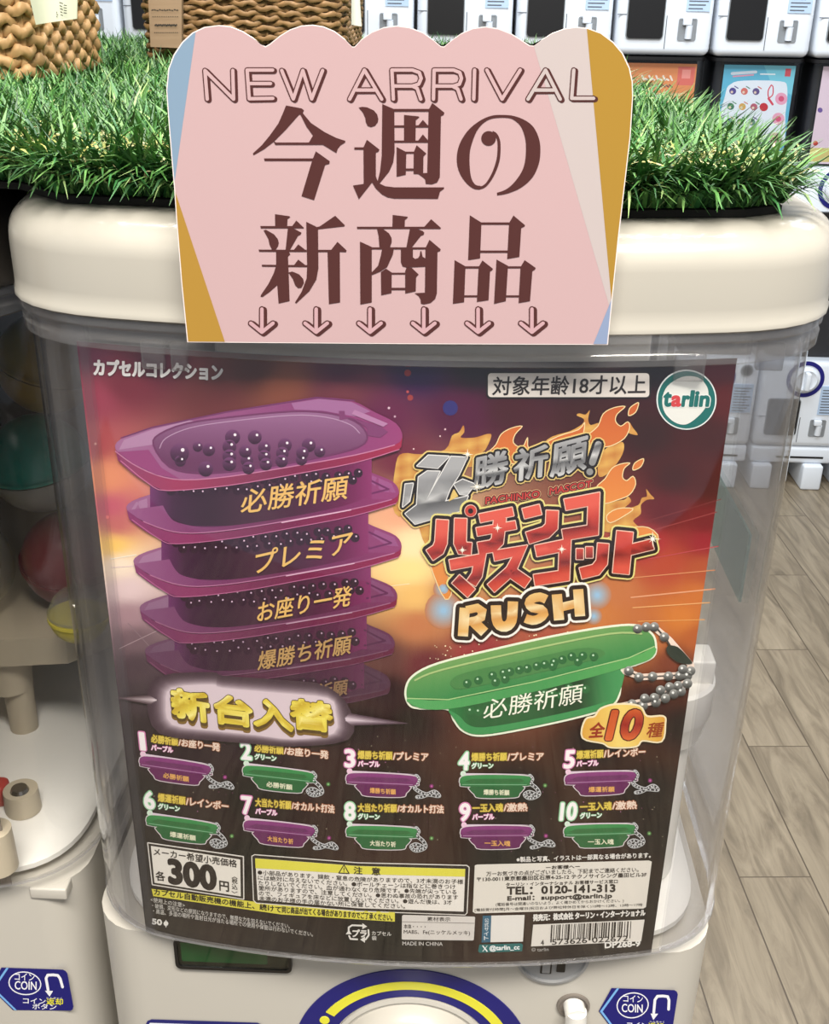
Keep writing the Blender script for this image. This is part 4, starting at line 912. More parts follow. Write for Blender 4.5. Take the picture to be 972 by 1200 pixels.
for k, (t, xe) in enumerate((('●小部品があります。誤飲・窒息の危険がありますので、3才未満のお子様', 543), ('には絶対に与えないでください。●ボールチェーンは指などに巻きつけ', 534), ('たりしないでください。血が通わなくなり危険です。●先端が尖っている', 535), ('箇所がありますので、注意してください。●思わぬ事故の恐れがあります', 537), ('ので、フィギュアを床などに放置しないでください。●遊んだ後は、3才', 530), ('未満のお子様の手の届かない所に保管してください。', 475))):
    yl = 1024 + k*6.1; x0 = 302.5 + k*.35; h = len(t)//2
    xm = x0 + (xe-x0)*.5; ym = yl + 8.2*(xm-300)/123; ye = yl + 8.0 + 3.2*(xe-423)/123 if xe > 430 else yl+8
    A_.text(t[:h], (x0, yl), (xm-.5, ym), 5.6, (44, 38, 36), 7, .014, up=(0, -1)); A_.text(t[h:], (xm, ym), (xe, ye), 5.6, (44, 38, 36), 7, .014, up=(0, -1))
A_.build('warning_box', M_ink, poster, 'white warning box with yellow heading')
# --- recycling mark and material box
A_ = Art()
wt = (226, 222, 216)
A_.line([(409, 1092), (409, 1086), (413, 1083.5), (426, 1084)], 2, wt, 5); A_.line([(432, 1089), (432.5, 1095), (429, 1100), (427, 1100)], 2, wt, 5); A_.line([(419, 1100), (411, 1099.5), (409.5, 1096)], 2, wt, 5)
A_.poly([(425, 1081), (430.5, 1085), (425, 1088)], wt, 5); A_.poly([(428, 1096.5), (422.5, 1100.3), (428, 1104)], wt, 5); A_.poly([(405.5, 1094), (412.5, 1094), (409.2, 1089)], wt, 5)
A_.text('プラ', (413, 1097), (429, 1097.5), 8.5, wt, 5, .0, .45, slant=.12, up=(0, -1)); A_.text('カプセル', (436, 1095), (459, 1096), 4.8, wt, 5, .02, up=(0, -1)); A_.text('袋', (436, 1101), (441.5, 1101.2), 5, wt, 5, .02, up=(0, -1))
A_.build('recycling_mark', M_ink, poster, 'white recycling arrows mark')
A_ = Art()
A_.poly([(471.5, 1072.5), (473, 1071.5), (556, 1073.5), (557, 1074.5), (555.5, 1100.5), (554, 1101.5), (472, 1100.5), (471, 1099.5)], (214, 208, 202), 4); A_.line([(472, 1079.5), (556, 1081.2)], .6, (130, 124, 120), 5)
A_.text('素材表示', (501, 1078.4), (528, 1079), 4.8, (44, 38, 36), 5, .02, up=(0, -1)); A_.text('本体・・・・', (473.5, 1087.5), (499, 1088), 5.4, (44, 38, 36), 5, .02, up=(0, -1)); A_.text('MABS、Fe(ニッケルメッキ)', (473.5, 1094.5), (551, 1096), 6, (44, 38, 36), 5, .018, up=(0, -1))
A_.text('MADE IN CHINA', (472, 1107), (519, 1107.6), 4.4, (206, 202, 198), 5, .016, up=(0, -1))
A_.build('material_box', M_ink, poster, 'pale grey material box')
# --- customer service box
A_ = Art()
Zc = crop(550, 995, 4.226)
A_.poly(smooth_line(Zc([(28, 78), (40, 74), (890, 54), (904, 60), (875, 285), (862, 292), (30, 316), (18, 308)]), 1, True), (222, 216, 206), 4)
dk = (44, 38, 36)
for t, x0, y0, x1, y1, h, f in (('ーお客様へー', 380, 98, 548, 92, 4.4, .15), ('万一お気づきの点がございましたら、下記までご連絡ください。', 85, 132, 838, 110, 5.6, .05), ('〒130-0011東京都墨田区石原4-25-12 テクノサイシング墨田ビル3F', 38, 158, 878, 134, 5.2, .12), ('ターリン・インターナショナル お客様サービス窓口', 182, 182, 735, 166, 4.4, .12), ('TEL：0120-141-313', 188, 222, 722, 208, 8.6, .5), ('E-mail：support@tarlin.jp', 190, 258, 706, 244, 6.6, .32), ('(電話番号は間違いのないよう、よく確かめてからおかけください。)', 132, 282, 765, 262, 4.4, .0), ('[電話受付時間]月〜金曜日(祝日および弊社特休日を除く)10時〜12時、13時〜17時', 28, 308, 858, 282, 4.0, .0)):
    p0, p1 = Zc([(x0, y0), (x1, y1)]); A_.text(t, p0, p1, h, dk, 5, .012, f, up=(0, -1), n=5)
p0, p1 = Zc([(235, 62), (898, 40)]); A_.text('※製品と写真、イラストは一部異なる場合があります。', p0, p1, 6.2, (226, 222, 216), 5, .02, .12, up=(0, -1), n=5)
A_.build('customer_box', M_ink, poster, 'pale box with telephone number and mail address')
# --- website panel (its square code left out) and account line
A_ = Art()
A_.poly([(566, 1072.5), (576, 1072.3), (575, 1103.5), (564.5, 1104)], (44, 96, 122), 4); A_.poly([(576, 1072.3), (615, 1071.5), (613, 1102.8), (575, 1103.5)], (226, 222, 216), 4)
for k, t in enumerate('公式サイト'): A_.text(t, (568-k*.15, 1080+k*5.2), (573.2-k*.15, 1080+k*5.2), 4.6, (232, 236, 238), 5, .02, up=(0, -1))
A_.poly([(562, 1106.3), (611, 1104.8), (613, 1106.5), (612, 1114), (562.5, 1115.8), (560.5, 1114)], (24, 104, 104), 4)
A_.line([(566, 1107.7), (571, 1114)], 1.4, (240, 242, 242), 5); A_.line([(571, 1107.7), (566, 1114)], .7, (240, 242, 242), 5)
A_.text('@tarlin_cc', (574, 1114.4), (609, 1113.2), 7, (236, 240, 240), 5, .02, .2, up=(0, -1))
A_.text('© tarlin', (623, 1114.3), (643, 1113.6), 4.2, (176, 172, 168), 5, .01, up=(0, -1))
A_.build('website_panel', M_ink, poster, 'teal website and account panel')
# --- maker line and bar code
A_ = Art()
A_.text('発売元：株式会社 ターリン・インターナショナル', (625, 1078.5), (756, 1072.5), 7.6, (232, 228, 222), 5, .02, .3, up=(0, -1))
A_.poly([(625, 1083), (755.5, 1077), (751.5, 1102.5), (622.5, 1108.5)], (224, 218, 210), 4)
rb = random.Random(5); x = 645.5; 
while x < 741:
    w = rb.choice([.9, .9, 1.7, 2.4]); g_ = rb.choice([.8, .8, 1.5, 2.1])
    long_ = (x < 648 or 690 < x < 695 or x > 738); yt = 1083.4 - (x-640)*.047; yb = 1101.8 - (x-640)*.05 + (2 if long_ else 0)
    A_.poly([(x+.6, yt), (x+w+.6, yt-.05), (x+w-.6, yb), (x-.6, yb)], (36, 30, 30), 5); x += w + g_
for t, xa, xb in (('4', 634, 637.5), ('573626', 647, 688), ('022672', 694, 736)):
    A_.text(t, (xa, 1106.8-(xa-634)*.05), (xb, 1106.8-(xb-634)*.05), 6.2, (36, 30, 30), 6, .012, .05, up=(0, -1))
A_.text('DP268-9', (709, 1110.2), (750, 1108), 6.6, (232, 228, 222), 5, .02, .35, up=(0, -1))
A_.build('bar_code_box', M_ink, poster, 'white bar code box')

# ------------------------------------------------------------------ the pink sign card
SY = -.0230
SIGN = Flat(SY)
sign = thing('sign_card', 'pink scalloped sign card with brown lettering standing upright against the white lid', 'sign', (0, SY, ZP+.008))
outl = [(220, 400.5), (213, 330), (207.5, 260), (204.5, 218), (202, 190), (198, 140), (195.5, 105), (198, 80), (204, 64), (214, 49), (226, 38), (240, 31.5), (256, 29.5), (270, 31), (284, 36.5), (297, 44.5), (306, 52), (311, 54.5), (317, 51), (328, 42), (340, 34.5), (353, 30), (366, 29), (379, 31), (392, 36.5), (404, 45.5), (413, 54.5), (416, 54.5),
        (424, 46), (436, 37.5), (450, 32), (465, 30), (480, 32), (496, 38), (508, 46.5), (517, 54), (521, 54.5), (529, 47.5), (541, 39), (555, 33), (570, 31), (585, 33.5), (600, 39.5), (612, 47), (621, 53), (626, 53.5), (636, 46), (648, 38.5), (662, 33.5), (676, 31.5), (690, 33), (705, 38.5), (719, 49), (730, 62), (738, 79), (741.5, 95), (742, 112), (739, 160), (732, 220), (725, 280), (712.5, 403.5), (470, 402.5)]
bm = bmesh.new()
a = [bm.verts.new(SIGN.at(p, -.0006)) for p in outl]; b = [bm.verts.new(SIGN.at(p, .0006)) for p in outl]; n = len(outl)
for i in range(n): bm.faces.new((a[i], a[(i+1) % n], b[(i+1) % n], b[i]))
f1 = bm.faces.new(a[::-1]); f2 = bm.faces.new(b); bmesh.ops.triangulate(bm, faces=[f1, f2])
obj('card', bm, mat('card_edge', (240, 226, 222), .3), sign, 30)
def clip(pts, a, b, keep):
    """part of a polygon on one side of the line a-b (keep = +1 right of travel in picture terms)"""
    out = []; a = np.array(a, float); b = np.array(b, float); nrm = np.array([-(b-a)[1], (b-a)[0]])*keep
    for i in range(len(pts)):
        p, q = np.array(pts[i], float), np.array(pts[(i+1) % len(pts)], float); dp, dq = (p-a)@nrm, (q-a)@nrm
        if dp >= 0: out.append(tuple(p))
        if dp*dq < 0: out.append(tuple(p + (q-p)*dp/(dp-dq)))
    return out
ctr = np.array([468., 215.]); inset = [tuple(ctr + (np.array(p)-ctr)*np.array([.9955, .9945])) for p in outl]
L1, L2, L3, L4 = ((232.5, 20), (204, 222)), ((204, 218), (265.5, 404)), ((620, 34), (715, 361)), ((686.5, 20), (718, 366))
L5 = ((716, 352), (694, 406))
A_ = Art(SIGN, .70); base = 8
pink = (226, 190, 192)
A_.poly(inset, pink, base)
A_.poly(clip(inset, *L1, 1), (150, 178, 205), base+.4)
A_.poly(clip(inset, *L2, 1), (200, 154, 62), base+.8)
A_.poly(clip(inset, *L3, -1), (222, 208, 206), base+.4)
A_.poly(clip(clip(inset, *L4, -1), (0, 364), (900, 364), -1), (196, 152, 58), base+.8)
A_.poly(clip(clip(inset, *L5, -1), (0, 352), (900, 352), 1), (160, 178, 214), base+1.2)
A_.build('printed_face', M_card, sign, 'pink face with blue, white and gold bands')
brown = (92, 48, 44)
A_ = Art(SIGN, .70); ly = base+1.6
K1, K2, K3, K4, K5, K6 = [crop(x, y, 7.477) for x, y in ((290, 115), (405, 115), (520, 115), (295, 240), (410, 240), (515, 240))]
for Kx, polys in (
    (K1, ([(342, 62), (480, 88), (500, 105), (485, 135), (455, 145), (340, 275), (235, 380), (150, 445), (58, 497), (52, 482), (130, 410), (200, 325), (275, 220), (315, 130)],
          [(465, 135), (490, 130), (560, 215), (680, 295), (780, 345), (862, 372), (860, 385), (820, 410), (795, 440), (783, 478), (660, 403), (540, 390), (578, 325), (520, 245)],
          [(232, 372), (255, 386), (560, 386), (665, 402), (660, 406), (248, 406)], [(150, 525), (590, 525), (585, 548), (155, 548)],
          [(603, 463), (725, 550), (722, 572), (685, 582), (588, 890), (478, 855), (572, 540)])),
    (K2, ([(118, 80), (150, 74), (190, 78), (250, 105), (280, 140), (290, 180), (285, 210), (262, 240), (225, 252), (195, 240), (180, 205), (175, 170), (155, 125)],
          [(325, 50), (430, 95), (432, 470), (420, 560), (385, 640), (300, 745), (280, 740), (305, 640), (320, 500)], [(425, 92), (740, 92), (740, 115), (425, 115)],
          [(762, 40), (868, 125), (862, 145), (838, 155), (828, 690), (805, 735), (760, 752), (705, 748), (700, 710), (680, 690), (640, 662), (640, 655), (718, 652), (730, 100)],
          [(515, 145), (640, 157), (650, 164), (618, 190), (615, 375), (515, 375)], [(430, 236), (728, 236), (728, 254), (430, 254)], [(635, 242), (680, 188), (728, 242)],
          [(430, 369), (728, 369), (728, 387), (430, 387)], [(635, 374), (680, 315), (728, 372)], [(450, 425), (535, 470), (530, 668), (450, 685)], [(528, 466), (605, 466), (605, 483), (528, 483)], [(528, 613), (602, 613), (602, 632), (528, 632)],
          [(625, 410), (710, 482), (685, 508), (682, 665), (598, 660), (600, 470)],
          [(80, 428), (160, 428), (190, 362), (300, 448), (292, 465), (268, 475), (268, 680), (290, 740), (350, 768), (430, 778), (865, 778), (865, 790), (830, 815), (812, 878), (430, 876), (370, 865), (320, 838), (270, 790), (235, 735), (120, 882), (68, 762), (162, 748), (160, 448), (80, 448)])),
    (K4, ([(208, 78), (335, 96), (342, 106), (318, 120), (315, 190), (210, 190)], [(80, 182), (380, 182), (462, 198), (460, 202), (85, 202)], [(355, 188), (395, 133), (462, 198)],
          [(108, 220), (130, 215), (200, 255), (232, 295), (242, 330), (235, 360), (215, 388), (180, 385), (160, 345), (150, 295)], [(322, 195), (380, 208), (440, 240), (432, 258), (410, 268), (340, 390), (300, 398)],
          [(65, 388), (485, 390), (485, 408), (70, 406)], [(370, 395), (412, 342), (488, 402)], [(92, 520), (492, 524), (492, 541), (95, 537)], [(370, 530), (412, 475), (492, 538)],
          [(218, 398), (325, 398), (342, 430), (322, 450), (328, 600), (336, 838), (240, 860), (228, 700), (160, 760), (100, 802), (82, 800), (85, 785), (150, 690), (195, 600), (218, 530)],
          [(326, 588), (360, 580), (420, 605), (455, 645), (462, 680), (440, 722), (410, 725), (385, 700), (365, 645)],
          [(482, 145), (570, 188), (585, 210), (588, 550), (570, 650), (510, 750), (395, 858), (383, 850), (440, 760), (485, 640), (490, 540)], [(568, 192), (600, 185), (735, 92), (820, 175), (815, 185), (580, 211)],
          [(582, 390), (700, 390), (755, 320), (835, 395), (830, 410), (775, 408), (778, 850), (680, 865), (668, 409), (582, 409)])),
    (K5, ([(378, 85), (505, 100), (512, 106), (485, 130), (483, 192), (376, 192)], [(65, 188), (655, 188), (715, 122), (800, 198), (798, 207), (68, 207)],
          [(240, 200), (290, 205), (345, 245), (368, 285), (370, 320), (355, 365), (388, 380), (380, 430), (330, 540), (270, 580), (198, 610), (192, 590), (250, 530), (275, 440), (285, 385), (262, 360), (255, 270)],
          [(530, 200), (595, 208), (640, 225), (655, 240), (650, 258), (625, 268), (545, 370), (498, 370)], [(92, 318), (195, 365), (195, 850), (95, 868)], [(190, 368), (672, 368), (672, 385), (190, 385)],
          [(700, 302), (798, 385), (795, 400), (770, 410), (765, 770), (750, 820), (710, 855), (650, 868), (625, 860), (622, 825), (605, 795), (570, 770), (660, 765), (665, 375)],
          [(450, 378), (555, 378), (555, 455), (575, 470), (600, 462), (615, 440), (620, 402), (630, 402), (640, 450), (672, 470), (672, 537), (500, 545), (465, 535), (450, 500)],
          [(275, 585), (320, 555), (370, 588), (368, 768), (278, 787)], [(364, 590), (492, 590), (492, 606), (364, 606)], [(362, 722), (492, 722), (492, 742), (362, 742)], [(500, 545), (545, 548), (605, 605), (583, 630), (580, 752), (488, 772), (488, 575)])),
    (K6, ([(268, 88), (370, 152), (358, 465), (253, 480)], [(362, 150), (615, 150), (612, 170), (362, 170)], [(355, 396), (602, 396), (600, 415), (355, 415)], [(650, 90), (752, 175), (748, 185), (718, 200), (702, 452), (595, 470), (612, 155)],
          [(135, 480), (230, 535), (218, 848), (120, 862)], [(225, 534), (350, 534), (348, 552), (225, 552)], [(216, 788), (338, 788), (336, 805), (216, 805)], [(378, 483), (470, 555), (465, 568), (445, 580), (432, 830), (330, 846), (345, 540)],
          [(502, 475), (602, 530), (583, 838), (480, 862)], [(598, 534), (720, 534), (718, 552), (598, 552)], [(582, 788), (702, 788), (700, 805), (582, 805)], [(748, 480), (845, 548), (840, 560), (815, 578), (795, 838), (695, 855), (712, 540)]))):
    for k, pts in enumerate(polys): A_.poly(Kx(pts), brown, ly + .2*(k % 3))
no_o = [(470, 848), (560, 832), (680, 780), (780, 690), (835, 570), (848, 450), (835, 350), (790, 255), (720, 195), (620, 155), (520, 145), (420, 152), (320, 195), (220, 275), (150, 380), (120, 480), (120, 580), (150, 670), (205, 745), (265, 790), (320, 797)]
no_i = [(322, 765), (280, 755), (245, 700), (230, 600), (230, 480), (250, 390), (290, 290), (340, 225), (400, 185), (470, 170), (560, 170), (620, 190), (680, 250), (715, 350), (722, 450), (712, 560), (680, 650), (610, 745), (540, 800), (468, 825)]
A_.poly(K3(smooth_line(no_o, 4) + smooth_line(no_i, 4)), brown, ly)
A_.poly(K3(smooth_line([(315, 797), (375, 770), (440, 680), (490, 550), (500, 420), (490, 350), (465, 305), (430, 284)], 4) + smooth_line([(430, 312), (455, 335), (470, 370), (474, 430), (465, 530), (430, 640), (380, 730), (340, 765), (315, 767)], 4)), brown, ly)
A_.disc(K3([(395, 350)])[0], 64/7.477, brown, ly+.1, n=28)
A_.build('brush_lettering', M_card, sign, 'large brown Japanese lettering')
# outlined NEW ARRIVAL and the six arrows
N1, N2 = crop(230, 70, 4.05), crop(470, 70, 4.05)
let = [N1([(55, 186), (44, 50), (180, 186), (176, 50)]), N1([(365, 48), (244, 48), (254, 184), (366, 182)]), N1([(250, 112), (355, 112)]), N1([(408, 50), (463, 185), (508, 50), (550, 185), (602, 50)]), N1([(730, 186), (800, 48), (882, 186)]), N1([(762, 143), (848, 143)]),
       N2([(-35, 186), (-42, 48), (55, 48), (88, 60), (97, 88), (85, 115), (55, 124), (-38, 124)]), N2([(55, 124), (78, 135), (95, 186)]),
       N2([(155, 186), (158, 48), (250, 48), (280, 60), (288, 88), (278, 115), (250, 124), (158, 124)]), N2([(245, 124), (270, 138), (286, 186)]), N2([(350, 48), (346, 186)]), N2([(408, 48), (480, 186), (566, 48)]), N2([(603, 186), (686, 48), (756, 186)]), N2([(637, 143), (725, 143)]), N2([(820, 48), (810, 182), (914, 182)])]
A_ = Art(SIGN, .70)
for p in let: A_.line([(x+1.9, y+1.1) for x, y in p], 6.9, brown, base+1.6)
for p in let: A_.line(p, 6.6, brown, base+1.9)
for p in let: A_.line(p, 4.0, pink if p[0][0] < 618 else (220, 204, 202), base+2.2)
A_.build('outlined_lettering', M_card, sign, 'brown outlined English lettering')
A_ = Art(SIGN, .70)
for x in (307.5, 371, 434, 497, 560.5, 623.5):
    arr = [[(x, 361.5), (x, 388)], [(x-13, 378), (x, 388.5), (x+13, 378)]]
    for p in arr: A_.line([(a+2.2, b+1.2) for a, b in p], 7.8, brown, base+1.6)
    for p in arr: A_.line(p, 7.0, brown, base+1.9)
    for p in arr: A_.line(p, 4.2, (228, 184, 190), base+2.2)
A_.build('arrow_row', M_card, sign, 'row of six small brown outlined arrows pointing down')

# ------------------------------------------------------------------ artificial turf
TZ = ZP + .0478
turf = thing('turf_mat', 'bright green artificial turf mat lying on top of the machines', 'artificial turf', (-.24, .4, TZ))
M_mat = mat('turf_backing', (30, 28, 24), .9)
bm = bmesh.new()
edge = [(-.66, .055), (-.47, .05), (-.32, .048), (-.20, .046), (-.146, .034), (-.122, .009), (-.06, .003), (.0, .001), (.07, .003), (.118, .011), (.134, .022), (.135, .95), (-.66, .95)]
prism(bm, edge, TZ, TZ+.0025); obj('turf_backing', bm, M_mat, turf, 30)
BASK = [(-.302, .37, .13, .135), (-.135, .60, .18, .17)]     # basket footprints: middle and size
def blades(N, seed):
    r = np.random.default_rng(seed)
    x = r.uniform(-.66, .134, N); y = r.uniform(.003, .95, N)
    # most blades where the mat is near
    near = r.random(N) < .35; y[near] = r.uniform(.003, .22, near.sum())
    front = np.interp(x, [e[0] for e in edge[:11]], [e[1] for e in edge[:11]])
    k_ = r.random(N) < .045; y[k_] = front[k_] + r.uniform(.001, .007, k_.sum())
    ok = y > front + .001
    for bx, by, w, d in BASK: ok &= ~((abs(x-bx) < w/2-.004) & (abs(y-by) < d/2-.004))
    x, y, front = x[ok], y[ok], front[ok]; n = len(x)
    L = r.uniform(.017, .033, n); az = r.uniform(0, 2*PI, n); lean = r.uniform(.2, 1.25, n); curl = r.uniform(.2, 1.3, n); w = r.uniform(.0010, .0019, n)
    # rim blades hang outwards
    rim_f = (y-front) < .012; az[rim_f] = np.where(r.random(rim_f.sum()) < .7, -PI/2 + r.normal(0, .7, rim_f.sum()), az[rim_f]); lean[rim_f] += .35
    rim_r = x > .120; az[rim_r] = np.where(r.random(rim_r.sum()) < .5, r.normal(0, .7, rim_r.sum()), az[rim_r]); lean[rim_r] += .15
    D = np.stack([np.cos(az), np.sin(az)], 1); side = np.stack([-D[:, 1], D[:, 0]], 1)
    tw = r.normal(0, .5, n); side = side*np.cos(tw)[:, None] + D*np.sin(tw)[:, None]
    P = np.stack([x, y, np.full(n, TZ+.003)], 1); V = []; a = lean*.5
    steps = 4
    for k in range(steps+1):
        wk = w*(1, 1, .9, .68, .08)[k]
        V.append(np.concatenate([P[:, :2]-side*wk[:, None]/2, P[:, 2:]], 1)); V.append(np.concatenate([P[:, :2]+side*wk[:, None]/2, P[:, 2:]], 1))
        st = L/steps
        P = P + np.stack([D[:, 0]*np.sin(a)*st, D[:, 1]*np.sin(a)*st, np.cos(a)*st], 1); a = a + curl*.42
        P[:, 2] = np.maximum(P[:, 2], TZ + .002)
    V = np.stack(V, 1).reshape(-1, 3)
    base = (np.arange(n)*(2*(steps+1)))[:, None]
    F = np.concatenate([base + np.array([2*k, 2*k+1, 2*k+3, 2*k+2]) for k in range(steps)], 1).reshape(-1, 4)
    pal = np.array([C3(c) for c in ((68, 114, 52), (54, 98, 46), (86, 132, 64), (38, 76, 38), (108, 148, 82), (50, 106, 54), (146, 172, 110))])
    ci = r.choice(len(pal), n, p=[.24, .22, .16, .16, .08, .1, .04]); Cb = pal[ci]*r.uniform(.8, 1.2, (n, 1))
    return V, F, np.repeat(Cb, 2*(steps+1), 0)
def curls(N, seed):
    r = np.random.default_rng(seed); V, F, Cc = [], [], []
    pal = np.array([C3(c) for c in ((190, 182, 118), (170, 164, 92), (140, 146, 78), (204, 198, 146))])
    for i in range(N):
        x = r.uniform(-.64, .133); f = np.interp(x, [e[0] for e in edge[:11]], [e[1] for e in edge[:11]])
        y = f + (r.uniform(-.001, .06) if r.random() < .65 else r.uniform(0, .3)); p = np.array([x, y, TZ + .004 + r.uniform(0, .014)]); h = r.uniform(0, 2*PI); b = len(V); c = pal[r.integers(4)]*r.uniform(.75, 1.1); m = r.integers(8, 15)
        for k in range(m):
            s = np.array([-math.sin(h), math.cos(h), .3])*.0005
            V += [p-s, p+s]; Cc += [c, c]
            if k: F.append((b+2*k-2, b+2*k-1, b+2*k+1, b+2*k))
            h += r.normal(0, .75); p = p + np.array([math.cos(h)*.0021, math.sin(h)*.0021, r.normal(.0004, .0011)]); p[2] = max(p[2], TZ+.003)
            if p[2] > TZ+.020: p[2] -= .002
    return np.array(V), np.array(F), np.array(Cc)
def quadmesh(name, parts, m, parent, label=None):
    off = 0; Vs, Fs, Cs = [], [], []
    for V, F, c in parts: Vs.append(V); Fs.append(F+off); Cs.append(c); off += len(V)
    V = np.concatenate(Vs) - np.array(parent.location); F = np.concatenate(Fs); c = np.concatenate(Cs)
    me = bpy.data.meshes.new(name); me.vertices.add(len(V)); me.vertices.foreach_set('co', V.astype(np.float32).ravel())
    me.loops.add(F.size); me.loops.foreach_set('vertex_index', F.astype(np.int32).ravel())
    me.polygons.add(len(F)); me.polygons.foreach_set('loop_start', np.arange(0, F.size, 4, dtype=np.int32)); me.polygons.foreach_set('loop_total', np.full(len(F), 4, dtype=np.int32))
    me.update(calc_edges=True); me.validate()
    a = me.color_attributes.new('Col', 'FLOAT_COLOR', 'POINT'); a.data.foreach_set('color', np.concatenate([c, np.ones((len(c), 1))], 1).astype(np.float32).ravel())
    me.materials.append(m); me.shade_smooth()
    o = bpy.data.objects.new(name, me); COL.objects.link(o); o.parent = parent
    o['kind'] = 'stuff'
    if label: o['label'] = label
    return o
M_grass = attr_mat('grass_fibre', .42, .4)
quadmesh('grass_blades', [blades(135000, 3)], M_grass, turf)
quadmesh('curled_thatch', [curls(3400, 4)], attr_mat('thatch_fibre', .5, .4), turf, 'curly straw-yellow thatch fibres')
# cabinet under the rear half of the mat
bm = bmesh.new(); box(bm, (-.62, .42, 0), (.128, .94, TZ), .006); props(obj('trim_1', bm, M_body), kind='structure')

# ------------------------------------------------------------------ baskets on the turf
def basket(name, label, mid, w, d, h, z0, m, rows, rstrand, amp, waves, taper=.0):
    t = thing(name, label, 'basket', (mid[0], mid[1], z0), 'rattan baskets on the turf')
    def outline(s, rc):
        pts = rrect(mid[0]-w/2-s, mid[1]-d/2-s, mid[0]+w/2+s, mid[1]+d/2+s, rc, 6)
        P = [np.array(p) for p in pts]; out = []
        N = waves*8; segl = [np.linalg.norm(P[(i+1) % len(P)]-P[i]) for i in range(len(P))]; tot = sum(segl); i = 0; acc = 0
        for k in range(N):
            t_ = tot*k/N
            while acc + segl[i] < t_: acc += segl[i]; i += 1
            q = P[i] + (P[(i+1) % len(P)]-P[i])*(t_-acc)/max(segl[i], 1e-9); dv = P[(i+1) % len(P)]-P[i]; nv = np.array([dv[1], -dv[0]])/np.linalg.norm(dv); out.append((q, nv))
        return out
    rnd = random.Random(len(label))
    bm = bmesh.new()
    for r in range(rows):
        z = z0 + rstrand + r*(h-2*rstrand)/(rows-1); o_ = outline(taper*r/rows, .018); N = len(o_); rings = []
        for k, (q, nv) in enumerate(o_):
            ph = 2*PI*k/8/2 + (r % 2)*PI; ins = math.sin(ph)*amp; rr_ = rstrand*(1 + .18*math.sin(k*1.7 + r*2.3)); zz = z + rstrand*.35*math.sin(k*.9 + r)
            c3 = np.array([*(q + nv*ins), zz]); n3 = np.array([*nv, 0])
            rings.append([tuple(c3 + n3*rr_*.8*math.cos(a) + np.array([0, 0, 1])*rr_*math.sin(a)) for a in np.linspace(0, 2*PI, 7)[:-1]])
        rings.append(rings[0]); loft(bm, rings, False, False)
    bmesh.ops.remove_doubles(bm, verts=bm.verts, dist=1e-6)
    obj('woven_side', bm, m, t, 60)
    bm = bmesh.new(); o_ = outline(0, .018)
    for k in range(0, len(o_), 8):
        q, nv = o_[(k+4) % len(o_)]; cyl(bm, (q[0], q[1], z0), (q[0], q[1], z0+h), rstrand*.7, n=6)
    obj('upright_stake', bm, m, t, 60)['kind'] = 'stuff'
    bm = bmesh.new(); prism(bm, rrect(mid[0]-w/2+.004, mid[1]-d/2+.004, mid[0]+w/2-.004, mid[1]+d/2-.004, .015), z0, z0+h*.9); obj('liner', bm, mat(name+'_liner', (86, 64, 40), .9), t, 40)
    return t
M_rat = mat('rattan', (196, 160, 110), .6, noise=(60, (140, 102, 60), (1, 1, 1)), bump=.3)
M_wick = mat('dark_wicker', (160, 124, 80), .6, noise=(70, (104, 76, 46), (1, 1, 1)), bump=.3)
bl_ = basket('rattan_basket', 'chunky pale rattan basket at the left edge with a paper tag', (-.302, .37), .135, .140, .12, TZ+.020, M_rat, 21, .0036, .0027, 42, .004)
bc_ = basket('rattan_basket', 'fine brown rattan basket behind the pink sign\'s left half', (-.148, .605), .150, .17, .13, TZ+.018, M_wick, 38, .0020, .0020, 38, .006)
# tags and the wooden sign
M_paper = mat('tag_paper', (206, 208, 186), .6); M_mark = mat('tag_print', (58, 54, 50), .6)
def tag_card(name, label, cat, px, y, thick, m, marks=(), bend=0):
    s = Flat(y); t = thing(name, label, cat, tuple(s.at(px[3], 0)))
    bm = bmesh.new(); n = 8; fr, bk = [], []
    for j in (0, 1):
        f_, b_ = [], []
        for k in range(n+1):
            u = k/n; p = (np.array(px[0])*(1-u) + np.array(px[1])*u)*(1-j) + (np.array(px[3])*(1-u) + np.array(px[2])*u)*j
            q = np.array(s.at(p, bend*math.sin(PI*u)*(.6 + .4*j))); f_.append(tuple(q)); b_.append(tuple(q + np.array([0, thick, 0])))
        fr.append(f_ + b_[::-1])
    loft(bm, fr); obj('tag_board', bm, m, t, 30)
    if marks:
        A_ = Art(Flat(y - bend*1.0 - .0004), 1.0)
        for p, w in marks: A_.line(p, w, (58, 54, 50), 1, n=5)
        A_.build('tag_print', M_label, t)
    return t
bz = .30-.012
mk = [([(70 + k*.4, 3 + k*3.6), (73.5 - k % 2, 4.2 + k*3.5)], 1.1) for k in range(5)] + [([(66.5, 14 + k*2.4), (67 + k % 2, 15.3 + k*2.4)], .8) for k in range(3)] + [([(75, 6 + k*3), (78, 6.6 + k*3)], 1) for k in range(4)]
tag_card('paper_tag', 'pale green paper tag hanging on the left rattan basket', 'tag', ((32, -14), (91, -12), (90, 22), (42, 29)), bz, .0008, M_paper, mk, .004)
M_pine = mat('pale_wood', (158, 134, 108), .6, noise=(9, (128, 104, 80), (2, 2, 26)))
mk = [([(178 + k*2.9, 12 - (k % 2)*.8), (179.6 + k*2.9, 11.4 + (k % 3)*.5)], 1.2) for k in range(11)] + [([(179 + k*2.6, 19.5), (179.9 + k*2.6, 19.4)], .7) for k in range(12)] + [([(182 + k*2.6, 29.5 + (k % 2)*.7), (183.6 + k*2.6, 29)], 1.9) for k in range(10)] + [([(181 + k*2.4, 38.2), (182 + k*2.4, 38.1)], .8) for k in range(12)]
tag_card('wooden_sign', 'small pale wooden sign leaning on the brown wicker basket', 'sign', ((172.5, -26), (213, -26), (213, 56.5), (176.5, 55)), .605-.085-.013, .006, M_pine, mk)
